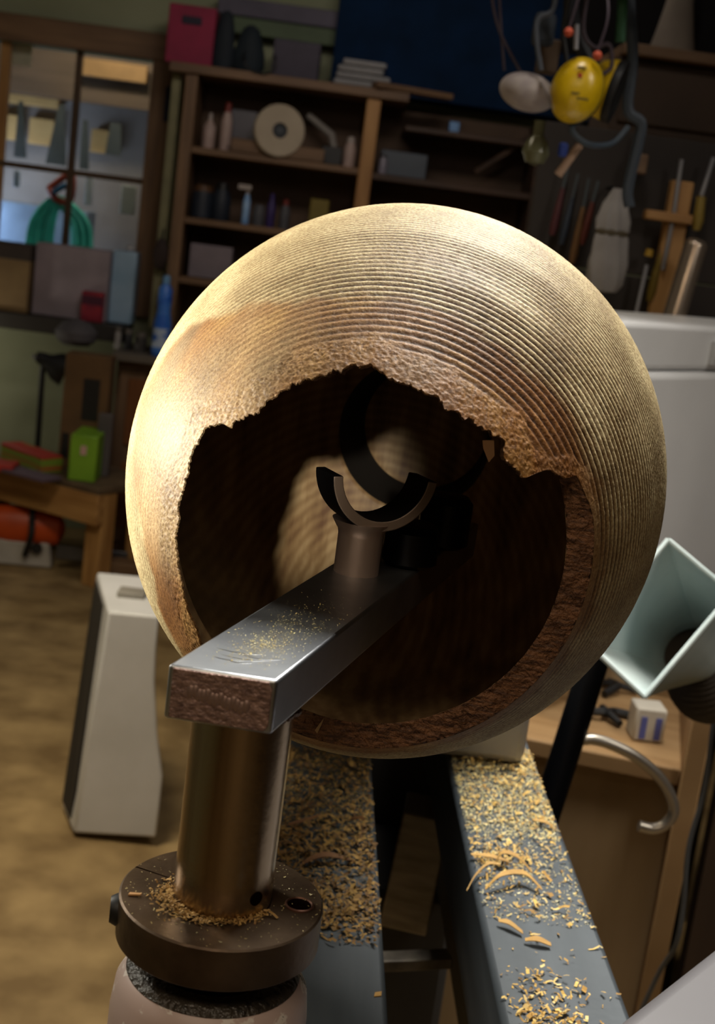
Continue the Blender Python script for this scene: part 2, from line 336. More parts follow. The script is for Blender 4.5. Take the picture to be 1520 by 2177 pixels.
# the bench's left-over timber block under it
lm = P(86, 872, f1[1] + .46)
lamp_t = thing('desk_lamp', 'black desk lamp with a bent hood standing on the bench', 'lamp', (lm[0], lm[1], BZ))
lt = P(92, 765, lm[1])
hx = lt[0] - lm[0]; hz = lt[2] - BZ
MB().lathe([(.07, 0), (.07, .012), (.03, .022)], 28).build('base', black, lamp_t)
MB().tube([(0, 0, .015), (hx * .6, 0, hz * .6), (hx, 0, hz - .01)], .011, 10).build('arm', black, lamp_t)
T, ln = along((hx - .025, -.02, hz + .015), (hx + .10, 0, hz - .035))
MB().lathe([(.016, 0), (.024, .02), (.030, .05), (.055, .085), (.062, .125), (.056, .125), (.03, .06)], 28, T, close=False).build('hood', black, lamp_t)
MB().tube([(hx - .03, -.045, hz + .018), (hx - .015, -.052, hz + .006)], .007, 8).build('switch', rod_steel, lamp_t)
tag(MB().lathe([(.05, 0), (.075, .02), (.08, .05), (.05, .085), (.0, .10)], 24).build('grey_bag', M('grey_bundle', '5d5a5e', .8), loc=(P(155, 735, KY + .02)[0] + .01, KY + .015, kt + .001)), 'crumpled grey bundle on the cupboard left end', 'bundle')
# cartons on the bench
bxp = lambda cx, cy, Y: P(cx, cy, Y)
QY = f1[1] + .27
o, c, ww, z0, z1 = pbox('brown_carton', 'brown carton with a black label standing on the right end of the bench', 'carton', 182, 840, 96, 170, QY + .02, .11, M('dull_carton', '6e5232', .85), on=BZ + .001)
MB().box((.02, -.001, (z1 - z0) * .62), (ww * .36, .002, (z1 - z0) * .36)).build('black_label', black, o)
MB().box((-.06, -.001, (z1 - z0) * .2), (ww * .16, .002, (z1 - z0) * .22)).build('black_label', black, o)
pbox('grey_packet', 'grey plastic packet leaning before the brown carton', 'packet', 222, 925, 30, 90, QY - .055, .03, M('grey_packet', '5a5456', .5), on=BZ + .001)
lime = M('lime_carton', '7fae2a', .5, col2='6a951f')
o, c, ww, z0, z1 = pbox('green_carton', 'lime green carton with a pale label, end facing out, on the bench', 'carton', 178, 955, 58, 58, f1[1] + .09, .2, lime, on=BZ + .001)
MB().box((0, -.001, (z1 - z0) * .68), (ww * .22, .002, (z1 - z0) * .2)).build('pale_label', M('pink_label', 'd0a8a0', .5), o)
p0 = P(100, 905, f1[1] + .26)
o = MB().box((0, 0, .03), (.27, .09, .06)).build('red_carton', M('red_green_carton', '9c2c24', .6, col2='71892c', scale=(1, 1, 40), fac=(.48, .52)), bevel=.003)
o.location = (p0[0] - .05, p0[1] + .01, BZ + .001); o.rotation_euler = (0, 0, ang - .25); tag(o, 'long flat red and green carton lying left of the lime carton', 'carton')
p0 = P(30, 925, f1[1] + .16)
o = MB().box((0, 0, .012), (.16, .12, .024)).build('red_packet', M('red_packet', 'a8281e', .6), bevel=.003)
o.location = (p0[0] - .06, p0[1] - .02, BZ + .001); tag(o, 'flat red packet at the left on the bench', 'packet')
p0 = P(130, 960, f1[1] + .1)
o = MB().box((0, 0, .006), (.26, .10, .012)).build('paper_stack', M('violet_grey_paper', '5b4a58', .8), bevel=.002)
o.location = (p0[0] - .12, p0[1] - .01, BZ + .001); o.rotation_euler = (0, 0, ang); tag(o, 'thin stack of violet grey papers before the cartons', 'papers')
# chainsaw under the bench
cp = PZ(40, 1205, 0)
cs = thing('chainsaw', 'orange and white chainsaw on the floor under the bench', 'chainsaw', (cp[0], cp[1], 0), .1)
u = size(1, cp)
MB().lathe([(.02, -.17), (.06, -.15), (.075, -.05), (.075, .06), (.06, .13), (.02, .15)], 24, TL((0, .05, .145)) @ Matrix.Rotation(math.pi / 2, 4, 'Y') @ Matrix.Scale(.75, 4, (0, 1, 0))).build('body_cover', M('orange_plastic', 'd2521c', .45), cs)
MB().box((-.01, .05, .05), (.26, .10, .098), taper=.85).build('base_housing', M('offwhite_plastic', 'b9b4ac', .5), cs, .012)
MB().tube(spline([(.02, -.02, .05), (.04, -.05, .14), (.03, .02, .235), (.03, .10, .23), (.05, .12, .12)], 8), .011, 8).build('front_handle', black, cs)
MB().tube(spline([(-.13, .05, .16), (-.2, .05, .15), (-.21, .05, .08), (-.13, .05, .05)], 8), .014, 8).build('rear_handle', black, cs)
MB().box((.26, .0, .07), (.26, .006, .05)).build('guide_bar', M('bar_steel', '6a6a6c', .4, .8), cs, .002)
MB().lathe([(.02, 0), (.02, .012)], 16, TL((.06, -.006, .08)) @ Matrix.Rotation(math.pi / 2, 4, 'X')).build('side_cap', black, cs)
# wood beam on the floor beyond the bench leg
q0 = PZ(215, 1225, .02)
tag(MB().box((.18, .05, .04), (.46, .09, .08)).build('timber_baulk', brownwood, bevel=.004, loc=(q0[0] + .06, q0[1] - .02, 0)), 'brown timber baulk lying on the floor before the cupboard', 'timber')

# ------------------------------------------------------------------ wall shelves
HYF = WY - .36                                 # front of the shelf unit
def sz(px, py): return P(px, py, HYF)[2]
def sx(px, py): return P(px, py, HYF)[0]
zt0, zt1 = sz(600, 162), sz(600, 182)
xl0, xl1, xm0, xm1, xr = sx(372, 400), sx(398, 400), sx(770, 300), sx(800, 300), sx(1130, 400)
sh = [sz(580, 333), sz(470, 470), sz(400, 590)]
unit = thing('shelf_unit', 'open brown wooden wall shelving with a middle upright, full of bottles', 'shelf', (0, HYF, 0))
D = .30
def sb(name, x0, x1, z0, z1, mat, y0=0, y1=D): return MB().box(((x0 + x1) / 2, (y0 + y1) / 2, (z0 + z1) / 2), (x1 - x0, y1 - y0, z1 - z0)).build(name, mat, unit, .003)
sb('top_board', xl0 - .06, xm1 + .10, zt1, zt0, brownwood, -.02)
sb('side_panel', xl0, xl1, .9, zt1 - .001, brownwood_v)
sb('upright', xm0, xm1, .9, zt1 - .001, pine_v)
for z in sh: sb('shelf', xl1, xm0, z - .024, z, brownwood)
zr = sz(930, 385)
sb('shelf', xm1, xr, zr - .024, zr, darkwood)
sb('shelf', xm1, xr, sh[1] - .12, sh[1] - .096, darkwood)
sb('side_panel', xr, xr + .03, .9, zt1 - .001, darkwood)
sb('back_panel', xl1, xr, .9, zt1 - .002, M('dark_back', '5a4636', .8), D - .012, D - .002)
sb('edge_strip', xl0 - .055, xl0 - .022, .9, zt1 - .001, M('grey_green_strip', '7d7a5a', .7), .05, .09)
IY = HYF + .08
def bottle(cx, w, h, lab, body, cap, z, neck=.5, Y=IY, name='bottle', cat='bottle', grp='bottles on the wall shelves', spray=False):
    c = P(cx[0], cx[1], Y); r = size(w, c) / 2; h = size(h, c)
    o = thing(name, lab, cat, (c[0], Y, z), group=grp)
    MB().lathe([(r * .92, 0), (r, .004), (r, h * .62), (r * neck, h * .8)], 20).build('body', body, o)
    MB().lathe([(r * neck, h * .8), (r * neck * .9, h * .97), (r * neck * .5, h)], 16).build('cap', cap, o)
    if spray: MB().box((-.012, -.01, h * .97), (.05, .02, .02)).build('trigger', cap, o, .003)
    return o
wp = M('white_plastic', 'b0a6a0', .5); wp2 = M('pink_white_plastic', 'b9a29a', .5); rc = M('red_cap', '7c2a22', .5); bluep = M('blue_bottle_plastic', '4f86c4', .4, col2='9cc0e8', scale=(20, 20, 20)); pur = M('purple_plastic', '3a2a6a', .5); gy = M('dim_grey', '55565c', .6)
bottle((443, 300), 26, 74, 'white tapered glue bottle, leftmost on the top wall shelf', wp2, wp, sh[0], .35)
bottle((478, 305), 24, 100, 'tall white sealant tube with red tip on the top wall shelf', wp2, rc, sh[0], .6)
bottle((741, 345), 25, 64, 'white bottle next to the middle upright on the top wall shelf', wp2, wp, sh[0], .7)
bottle((522, 455), 16, 78, 'pale blue spray bottle on the second wall shelf', bluep, wp, sh[1], .5, spray=True)
bottle((575, 460), 18, 70, 'dark purple bottle on the second wall shelf', pur, pur, sh[1], .6)
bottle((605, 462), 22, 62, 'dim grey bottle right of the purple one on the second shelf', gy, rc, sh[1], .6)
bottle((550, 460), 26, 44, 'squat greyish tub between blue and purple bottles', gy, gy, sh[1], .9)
bottle((428, 450), 46, 70, 'fat dark tin at the left of the second shelf', M('navy_tin', '1f2836', .6), M('brown_tin_lid', '5a3c20', .6), sh[1], .9)
bottle((468, 455), 40, 80, 'dark blue canister left of the blue spray bottle', M('navy_tin', '1f2836', .6), black, sh[1], .7)
# white disc spool
c = P(594, 250, IY - .06); r = size(54, c)
sp = thing('abrasive_roll', 'large white disc roll with a dark centre standing on the shelf', 'roll', (c[0], IY - .06, sh[0]))
T = TL((0, 0, r + .001)) @ Matrix.Rotation(.25, 4, 'Z') @ Matrix.Rotation(math.pi / 2, 4, 'X')
MB().lathe([(r * .3, .0), (r * .95, 0), (r, .004), (r, .036), (r * .95, .04), (r * .3, .04), (r * .3, 0)], 56, T, close=False).build('roll', M('white_roll', 'b5a995', .7, col2='a89c88'), sp)
MB().lathe([(r * .31, .006), (r * .31, .03)], 32, T).build('core', M('dark_core', '2a3038', .6), sp)
MB().lathe([(r * .12, .002), (r * .12, .034)], 24, T).build('bore', M('grey_core', '4a525a', .6), sp)
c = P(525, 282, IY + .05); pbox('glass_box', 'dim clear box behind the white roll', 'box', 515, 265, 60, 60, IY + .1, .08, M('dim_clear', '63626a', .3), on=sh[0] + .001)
pbox('offcut_board', 'flat brown offcut lying before the white roll', 'board', 590, 318, 200, 26, HYF + .004, .012, brownwood, on=sh[0] + .001)
a, b = P(655, 245, IY + .1), P(705, 288, IY + .1)
o = thing('tilted_tube', 'white tube leaning against the shelf right of the roll', 'tube', (b[0], IY + .1, sh[0]))
MB().tube([(a[0] - b[0], .0, a[2] - sh[0]), (.0, -.02, b[2] - sh[0]), (.03, -.03, .02)], [.013, .016, .016], 12).build('tube', M('dim_white', '8d8780', .6), o)
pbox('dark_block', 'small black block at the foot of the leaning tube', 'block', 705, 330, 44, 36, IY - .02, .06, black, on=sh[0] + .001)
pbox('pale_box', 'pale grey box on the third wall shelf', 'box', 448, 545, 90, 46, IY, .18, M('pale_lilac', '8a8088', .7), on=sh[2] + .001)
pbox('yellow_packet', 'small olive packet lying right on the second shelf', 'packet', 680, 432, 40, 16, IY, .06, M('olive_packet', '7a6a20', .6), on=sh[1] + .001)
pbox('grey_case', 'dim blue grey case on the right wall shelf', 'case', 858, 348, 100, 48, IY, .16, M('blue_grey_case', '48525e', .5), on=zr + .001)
bottle((812, 368), 18, 44, 'small pale jar left of the blue grey case', M('pale_jar', '8f8a98', .4), gy, zr, .7)
# things on top of the shelving
tz = zt0
o, c, ww, z0, z1 = pbox('crimson_box', 'crimson storage box with dark handle slot on the shelf top', 'box', 406, 66, 100, 104, HYF + .02, .25, M('crimson', '8e1440', .7), on=tz + .001)
MB().box((0, -.002, (z1 - z0) * .74), (ww * .42, .004, (z1 - z0) * .14)).build('handle_slot', M('navy_slot', '1c1630', .7), o, .004)
def blob(name, cx, cy, w, h, Y, mat, lab, cat, z, sq=.6):
    c = P(cx, cy, Y); r = size(w, c) / 2; h = P(cx, cy - h / 2, Y)[2] - z
    prof = [(r * .85, 0), (r, h * .12), (r * .98, h * .4), (r * .85, h * .7), (r * .55, h * .92), (r * .2, h), (.001, h)]
    o = MB().lathe(prof, 24, Matrix.Diagonal((1, sq, 1, 1))).build(name, mat, loc=(c[0], Y + r * sq, z))
    for v in o.data.vertices:
        v.co.x *= 1 + .10 * math.sin(v.co.z * 40 + v.co.y * 25); v.co.y *= 1 + .12 * math.sin(v.co.x * 50 + 1)
    return tag(o, lab, cat)
navy = M('navy_cloth', '16212c', .8)
blob('dark_sack', 478, 70, 46, 100, HYF + .03, navy, 'dark slumped sack beside the crimson box', 'sack', tz + .001)
blob('dark_sack', 530, 95, 66, 88, HYF + .03, M('navy_cloth2', '14222c', .8), 'rounded dark blue green bundle right of the slumped sack', 'sack', tz + .001)
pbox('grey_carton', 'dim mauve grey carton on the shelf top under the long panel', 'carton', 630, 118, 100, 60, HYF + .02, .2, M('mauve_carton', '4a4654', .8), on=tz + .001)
# long fluorescent panel hung at the wall
c = P(590, 45, WY - .12); zz = P(590, 45, WY - .12)[2]
lp = thing('long_panel', 'long pale boxed light panel with green lower half above the shelving', 'panel', (c[0], WY - .115, zz))
lw = size(260, c)
MB().box((.0, .05, .035), (lw, .09, size(36, c))).build('upper_half', M('grey_lilac', '5c5868', .7), lp, .004)
MB().box((.0, .055, -size(36, c) + .035), (lw, .08, size(34, c))).build('lower_half', M('grey_green', '56664c', .7), lp, .004)
cb_ = P(520, 128, HYF - .03)
tag(MB().tube(spline([P(x, y, HYF - .026 + d_) - cb_ for x, y, d_ in ((520, 112, .05), (519, 128, .0), (532, 148, 0), (560, 157, 0), (582, 148, 0), (585, 128, .0), (584, 116, .05))], 8), .0035, 8).build('hanging_cable', black, loc=tuple(cb_)), 'thin dark cable looped over the front of the shelf top', 'cable')
# folded white cloths
c = P(772, 138, HYF + .05)
cl = thing('folded_cloth_stack', 'small stack of folded grey white cloths on the shelf top', 'cloth', (c[0], HYF + .02, tz))
wd = size(110, c)
for k in range(4):
    MB().box(((k % 2) * .012 - .006, .06, .014 + k * .024), (wd * (1 - .05 * k) + .02 * (k == 1), .11, .022)).build('folded_cloth', M('grey_white_cloth', '9a9a9c', .9), cl, .009, 3)
# navy cabinet on the shelving, widened to darken the wall behind the cords
pbox('navy_cabinet', 'large dark navy cabinet rising above the shelving', 'cabinet', 1030, 40, 620, 400, WY - .19, .185, M('navy_paint', '0f2848', .8, col2='0b2038', spec=.1), on=tz + .002)
# offcuts and a small bright tin at the shelf's right end
o = MB().box((0, 0, .012), (.30, .07, .022)).build('tan_offcut', brownwood, bevel=.003); c = P(880, 182, HYF - .02)
o.location = (c[0] + .0, HYF + .03, tz + .001); o.rotation_euler = (0, 0, .3); tag(o, 'brown offcut lying across the right end of the shelf top', 'board')
pbox('blue_tin', 'small bright blue tin with a shiny edge in the dark shelf bay', 'tin', 966, 270, 24, 24, IY, .06, M('blue_tin', '6a8cb8', .25, .6), on=None)
c = P(966, 283, IY); sbz = c[2]
sb('shelf', xm1 + .1, xr, sbz - .02, sbz - .001, darkwood)

# ------------------------------------------------------------------ right side: hanging rack with ear defenders
EY = 1.9
ET = P(1240, -40, EY)[2]
rk = tag(MB().box((P(1235, -40, EY)[0] + .05, EY, ET + .03), (.55, .05, .05)).build('rack_rail', darkwood, bevel=.003), 'dark wooden rail hung from the ceiling that carries the ear defenders and cords', 'rail')
MB().box((P(1235, -40, EY)[0] + .05, EY, (ET + .055 + 2.6) / 2), (.04, .04, 2.6 - ET - .055)).build('hanger', darkwood, rk)
yel = M('yellow_plastic', 'd8b414', .3, col2='cda90e', spec=.6)
e0 = P(1226, 192, EY)
ear = thing('ear_defenders', 'yellow ear defenders with black cushions hanging from the rail', 'ear defenders', tuple(e0))
def cup(T, r, name, mat, par, sy=1.3):
    S_ = Matrix.Diagonal((1, sy, 1, 1))
    c = MB().lathe([(.0005, .034), (r * .35, .0335), (r * .62, .030), (r * .84, .022), (r * .96, .010), (r, 0)], 40, T @ S_, close=False).build(name, mat, par)
    MB().lathe([(r * .96, 0), (r * 1.02, -.004), (r * 1.02, -.012), (r * .8, -.014), (r * .3, -.012)], 40, T @ S_).build('cushion', black, c)
    return c
ru = size(55, e0)
tilt = Matrix.Rotation(math.radians(12), 4, 'Y')
Tc = tilt @ Matrix.Rotation(math.radians(-12), 4, 'Z') @ Matrix.Rotation(math.radians(90), 4, 'X')
c1 = cup(Tc, ru, 'ear_cup', yel, ear, 1.27)
MB().box((-.004, -.0335, .016), (.006, .002, .005)).build('red_mark', M('red_print', 'b0281c', .5), c1)
MB().box((-.002, -.0335, -.008), (.020, .002, .003)).build('print_line', M('dark_print', '6e5c10', .5), c1)
MB().box((-.003, -.0325, .026), (.012, .002, .003)).build('print_line', M('dark_print', '6e5c10', .5), c1)
MB().box((.004, -.0335, -.014), (.016, .002, .003)).build('print_line', M('dark_print', '6e5c10', .5), c1)
T2 = TL((.056, .050, .012)) @ tilt @ Matrix.Rotation(math.radians(72), 4, 'Z') @ Matrix.Rotation(math.radians(-90), 4, 'X')
cup(T2, ru * .95, 'ear_cup', yel, ear, 1.27)
hb = [P(1240, 250, EY + .03) - e0, P(1215, 275, EY) - e0, P(1250, 306, EY) - e0, P(1300, 305, EY + .03) - e0, P(1335, 270, EY + .05) - e0]
MB().tube(spline(hb, 8), .004, 8).build('head_band', M('grey_blue_band', '3c4854', .5), ear)
MB().tube(spline([P(1205, 130, EY + .02) - e0, P(1198, 60, EY + .02) - e0, P(1215, -30, EY) - e0], 8), .0035, 8).build('hanging_loop', black, ear)
# white pad
w0 = P(1122, 196, EY + .03)
wpad = thing('white_dust_mask', 'white rounded moulded mask hanging left of the yellow ear cup', 'mask', tuple(w0))
rx, rz_ = size(62, w0), size(40, w0)
prof = [(.0005, .03), (.35, .029), (.65, .024), (.86, .014), (1, 0), (.9, -.008), (.4, -.010)]
o = MB().lathe(prof, 40, Matrix.Rotation(math.pi / 2, 4, 'X') @ Matrix.Diagonal((rx, rz_, 1, 1)), close=False).build('shell', M('white_felt', 'b9afa8', .85, col2='9a9090', scale=(30, 30, 30), bump=.2), wpad)
o.rotation_euler = (0, math.radians(8), 0)
MB().tube(spline([P(1150, 175, EY + .0) - w0, P(1165, 200, EY - .01) - w0, P(1178, 232, EY) - w0], 8), .0028, 8).build('fold_seam', M('grey_seam', '7f7672', .8), wpad)
MB().tube(spline([P(1110, 160, EY + .03) - w0, P(1060, 60, EY + .03) - w0, P(1040, -40, EY) - w0], 8), .0022, 8).build('strap', M('mauve_strap', '4a3f4c', .7), wpad)
# cords, straps and ear plugs
def cord(name, lab, cat, pts, r, mat, Y=EY, grp=None):
    q = [P(x, y, Y + dy) for x, y, dy in pts]; b = q[0]
    return tag(MB().tube(spline([p - b for p in q], 8), r, 8).build(name, mat, loc=tuple(b)), lab, cat, grp)
cgrey = M('grey_cord', '4c525c', .6); cblack = M('black_cord', '14161c', .6); cpur = M('mauve_cord', '463a46', .6)
for k, (x, y, lab) in enumerate([(1209, 68, 'small orange ball plug, the upper of two above the ear defenders'), (1270, 118, 'small orange ball plug beside the black loop, the lower of two')]):
    p = P(x, y, EY - .03); r = size(10.5, p)
    o = thing('ear_plug', lab, 'ear plug', tuple(p), group='orange ear plugs')
    MB().lathe([(.0005, -r), (r * .7, -r * .7), (r, 0), (r * .7, r * .7), (.0005, r)], 20).build('ball', M('orange_foam', 'd0583a', .7), o)
    MB().tube(spline([(0, 0, r * .8), (.006, 0, .05), (.0, .02, ET - p[2])], 8), .002, 6).build('cord', cpur, o)
cord('steel_pin', 'short shiny steel pin hanging beside the upper orange plug', 'pin', [(1224, 105, -.02), (1225, 80, -.02), (1226, 52, -.02)], .0035, rod_steel)
cord('black_strap', 'broad black strap hanging behind the orange plugs', 'strap', [(1215, -45, .08), (1215, 30, .08), (1235, 95, .08), (1262, 150, .08)], .011, cblack)
cord('grey_strap', 'blue grey strap looped left of the orange plugs', 'strap', [(1185, -45, 0), (1175, 20, 0), (1145, 40, 0), (1140, 80, 0), (1150, 150, 0)], .004, cgrey)
cord('cable_loop', 'dark mauve cable loop right of the orange plugs', 'cable', [(1255, -45, .02), (1240, 60, .02), (1262, 100, .02), (1295, 95, .02), (1300, 140, .02), (1280, 160, .02)], .003, cpur)
cord('green_rope', 'dull green rope hanging at the top right of the gear', 'rope', [(1325, -45, .05), (1323, 20, .05), (1318, 90, .05)], .0075, M('green_rope', '2c5a3c', .7))
cord('grey_hose_strap', 'wide blue grey strap looping down right of the ear defenders', 'strap', [(1335, -45, .12), (1345, 120, .12), (1335, 230, .12), (1362, 260, .12), (1358, 300, .12), (1335, 400, .12), (1338, 440, .12)], .0085, M('slate_strap', '3a434e', .6))
cord('thin_cord', 'thin dark cord hanging left of the white mask', 'cord', [(1060, -45, .06), (1065, 60, .06), (1072, 150, .06)], .002, cpur)
cord('sanding_stick', 'short cream stick hanging below the ear defenders', 'stick', [(1186, 372, .02), (1208, 342, .02), (1232, 308, .02)], .006, M('cream_stick', 'b09078', .7))
o = pbox('hanging_block', 'brown wooden block hanging behind the grey strap', 'block', 1168, 118, 44, 70, EY + .05, .03, M('brown_block', '5a4632', .7))[0]
pbox('grey_pouch', 'slate grey pouch hanging above the brown block', 'pouch', 1160, 60, 46, 70, EY + .04, .03, M('slate_pouch', '37404c', .7), bevel=.008)
pbox('blue_tag', 'bright blue tag behind the cream stick', 'tag', 1198, 318, 20, 30, EY + .05, .01, M('blue_tag', '1f3c90', .6))
o = thing('glass_bulb', 'dim glass bulb hanging left of the cream stick', 'bulb', tuple(P(1140, 318, EY + .05)))
MB().lathe([(.001, -.022), (.014, -.018), (.02, -.004), (.016, .01), (.008, .02), (.008, .04)], 20).build('bulb', M('olive_glass', '6a6a50', .2), o)
a, b = P(1010, 365, HYF + .06), P(1130, 290, HYF + .06)
tag(MB().tube([(0, 0, 0), tuple(b - a)], .012, 4).build('slanted_batten', darkwood, loc=tuple(a)), 'dark slanted batten below the white mask', 'batten')
# shelf in the top right corner with a plaster cone
RYs = 3.0
a, b = P(1330, 88, RYs), P(1520, 108, RYs)
so = thing('corner_shelf', 'wooden shelf board over a dark cupboard at the top right', 'shelf', (a[0], RYs, a[2]))
MB().box((.25, .15, -.012), (.5, .3, .024)).build('board', brownwood, so, .003)
hz = a[2] - P(1400, 260, RYs)[2]
MB().box((.25, .17, -.026 - hz / 2), (.5, .26, hz)).build('cupboard', M('dark_brown_panel', '463527', .7), so, .003)
MB().box((.25, .035, -.026 - hz / 2), (.47, .012, hz - .04)).build('door', M('dark_brown_panel', '463527', .7), so, .003)
MB().box((.3, .29, .21), (.8, .012, .42)).build('dark_backing', M('near_black_backing', '1c1b1c', .8, spec=.1), so, .002)  # dark sheet added to blacken the wall above the shelf
c = P(1432, 86, RYs + .1); r0 = size(48, c)
tag(MB().lathe([(r0, 0), (r0, .01), (r0 * .82, .05), (r0 * .6, .11), (r0 * .5, .19), (r0 * .3, .21), (.002, .212)], 32).build('plaster_cone', M('dim_plaster', '7b7064', .8), loc=(c[0], RYs + .1, a[2] + .001)), 'dull white cone shaped jug on the corner shelf', 'jug')

# ------------------------------------------------------------------ right side: tool rack
TY = 2.5
a, b = P(1412, 668, TY), P(1470, 380, TY)
rackz = 1.0
tr = thing('tool_rack', 'wooden tool rack post with a cross bar behind the white hood', 'rack', (a[0], TY, 0))
w = size(46, a)
pzt = P(1470, 385, TY)[2]
MB().box((.0, .04, pzt / 2), (w, .03, pzt)).build('post', pine_v, tr, .003)
MB().box((-.02, .02, P(1415, 460, TY)[2]), (size(100, a), .03, size(20, a))).build('cross_bar', pine, tr, .003)
MB().box((-.02, .07, 1.47), (.5, .02, .26)).build('dark_backing', M('dark_board', '2a221c', .8), tr, .003)
MB().box((-.08, .075, .67), (.62, .03, 1.335)).build('lower_backing', M('dark_board', '2a221c', .8), tr, .003)  # dark sheet raised to hide the lit wall above the hood
MB().box((-.09, .02, P(1362, 348, TY)[2]), (size(26, a), .04, size(40, a))).build('block', brownwood, tr, .003)
def rod(pts, r, lab, handle=None, Y=TY + .018, name='turning_chisel', cat='chisel', mat=None):
    q = [P(x, y, Y) for x, y in pts]; b = q[0]
    o = thing(name, lab, cat, tuple(b), group='tools in the rack')
    MB().tube([p - b for p in q], size(r, b), 10).build('blade', mat or rod_steel, o)
    if handle: MB().tube([P(x, y, Y) - b for x, y in handle[0]], [size(k, b) for k in handle[1]], 12).build('handle', handle[2], o)
rod([(1449, 339), (1433, 450), (1409, 574)], 5, 'long grey steel rod left of the rack post')
rod([(1375, 563), (1352, 668)], 4.5, 'short grey steel rod above the hood left of the post', ([(1378, 545), (1382, 530)], [9, 8], M('yellow_handle', 'a8821c', .5)))
rod([(1517, 335), (1491, 416)], 5, 'polished steel shank high at the right edge', ([(1491, 418), (1484, 470), (1480, 490)], [10, 12, 8], M('yellow_brown_handle', '8a7430', .5)))
for k, (x, y0, y1, w_, cl, lab) in enumerate([(1248, 430, 520, 9, '5c2418', 'dark red handle left of the white bag'), (1228, 440, 560, 9, '6e4d2a', 'brown handle second left of the white bag'), (1205, 420, 520, 8, '28303c', 'navy handle left of the brown handle'), (1185, 400, 500, 9, '4a1c20', 'maroon handle leftmost behind the bowl'), (1340, 330, 430, 11, '20203c', 'indigo handle right of the white bag'), (1393, 540, 640, 10, '7c661c', 'olive yellow handle above the hood')]):
    p0, p1 = P(x + 12, y0, TY + .03), P(x - 12, y1, TY + .03)
    o = thing('chisel_handle', lab, 'tool handle', tuple(p1), group='tools in the rack')
    hm = M('handle_%d' % k, cl, .5); r = size(w_, p0)
    d = p0 - p1
    MB().tube([(0, 0, 0), tuple(d * .2), tuple(d * .6), tuple(d)], [r * .7, r, r * .85, r * .5], 12).build('grip', hm, o)
    MB().tube([tuple(d), tuple(d * 1.5)], r * .35, 8).build('shank', saw, o)
# white bag tied in the middle
bt_, bb_ = P(1302, 395, TY - .12), P(1282, 625, TY - .12)
hgt = bt_[2] - bb_[2]
bag = thing('plastic_bag', 'white plastic bag tied near the top, hanging behind the bowl', 'bag', (bb_[0] + .01, TY - .06, bb_[2]))
w = size(42, bb_)
T = Matrix.Diagonal((1, .45, 1, 1))
def crumple(o, k=.12):
    for v in o.data.vertices:
        a_ = math.atan2(v.co.y * 2, v.co.x); v.co.x *= 1 + k * math.sin(5 * a_ + v.co.z * 30); v.co.y *= 1 + k * math.sin(7 * a_ + v.co.z * 40)
    return o
bagm = M('white_bag', '8f8a86', .55, col2='7c7672', scale=(15, 15, 15))
crumple(MB().lathe([(.002, 0), (w * .7, .004), (w * .95, hgt * .1), (w, hgt * .3), (w * .85, hgt * .52), (w * .78, hgt * .56)], 40, T, close=False).build('bag_body', bagm, bag))
crumple(MB().lathe([(w * .78, hgt * .60), (w * .8, hgt * .7), (w * .6, hgt * .85), (w * .25, hgt)], 40, T, close=False).build('bag_neck', bagm, bag), .2)
MB().tube([(0, 0, hgt * .97), (0, .06, hgt * 1.02), (0, .11, hgt * 1.02)], .004, 6).build('hanging_nail', black, bag)
MB().lathe([(w * .8, hgt * .555), (w * .86, hgt * .57), (w * .86, hgt * .595), (w * .8, hgt * .61)], 32, T, close=False).build('tie', M('olive_tie', '4c4028', .7), bag)

# polished handle standing behind the hood
GY = 2.44
a, b = P(1428, 690, GY), P(1482, 512, GY); r = size(25, b)
hl = thing('polished_handle', 'thick polished round bar with a domed end leaning behind the white hood', 'handle', tuple(a))
T, ln = along((0, 0, 0), tuple(b - a))
MB().lathe([(r, -.25), (r, ln - r * .4), (r * .9, ln - r * .1), (r * .6, ln + r * .12), (.001, ln + r * .2)], 40, T).build('bar', M('polished_steel', 'c4b8ac', .25, .8, col2='a8947e', scale=(1, 1, 1)), hl)

# ------------------------------------------------------------------ white hood at the right
hd = np.array((math.sin(math.radians(40)), math.cos(math.radians(40)), 0))
h0 = P(1335, 684, 1.75)
zt = h0[2]; zs = P(1400, 788, 1.75 + .10)[2]
hang = math.atan2(hd[1], hd[0])
hood = thing('machine_hood', 'large white painted machine hood behind the bowl on the right', 'machine', (h0[0], h0[1], 0), hang)
zb = P(1350, 1440, 1.77)[2]
MB().box((.33, .106, (zt + zs) / 2), (.80, .2, zt - zs)).build('upper_cover', whitehood, hood, .008, 3)
MB().box((.33, .103, (zs + zb) / 2 - .001), (.81, .206, zs - zb - .002)).build('lower_cover', whitehood, hood, .010, 3)
p1 = P(1506, 750, 1.98)
dx = float((p1 - h0) @ hd)
MB().box((dx + .03, .002, p1[2]), (.07, .012, size(54, p1))).build('latch_plate', M('hood_plate', 'b9b9b8', .4), hood, .002)
MB().box((.5, .11, zb / 2 - .003), (.4, .16, zb - .006)).build('pedestal', M('dark_pedestal', '2a2622', .7), hood, .005)

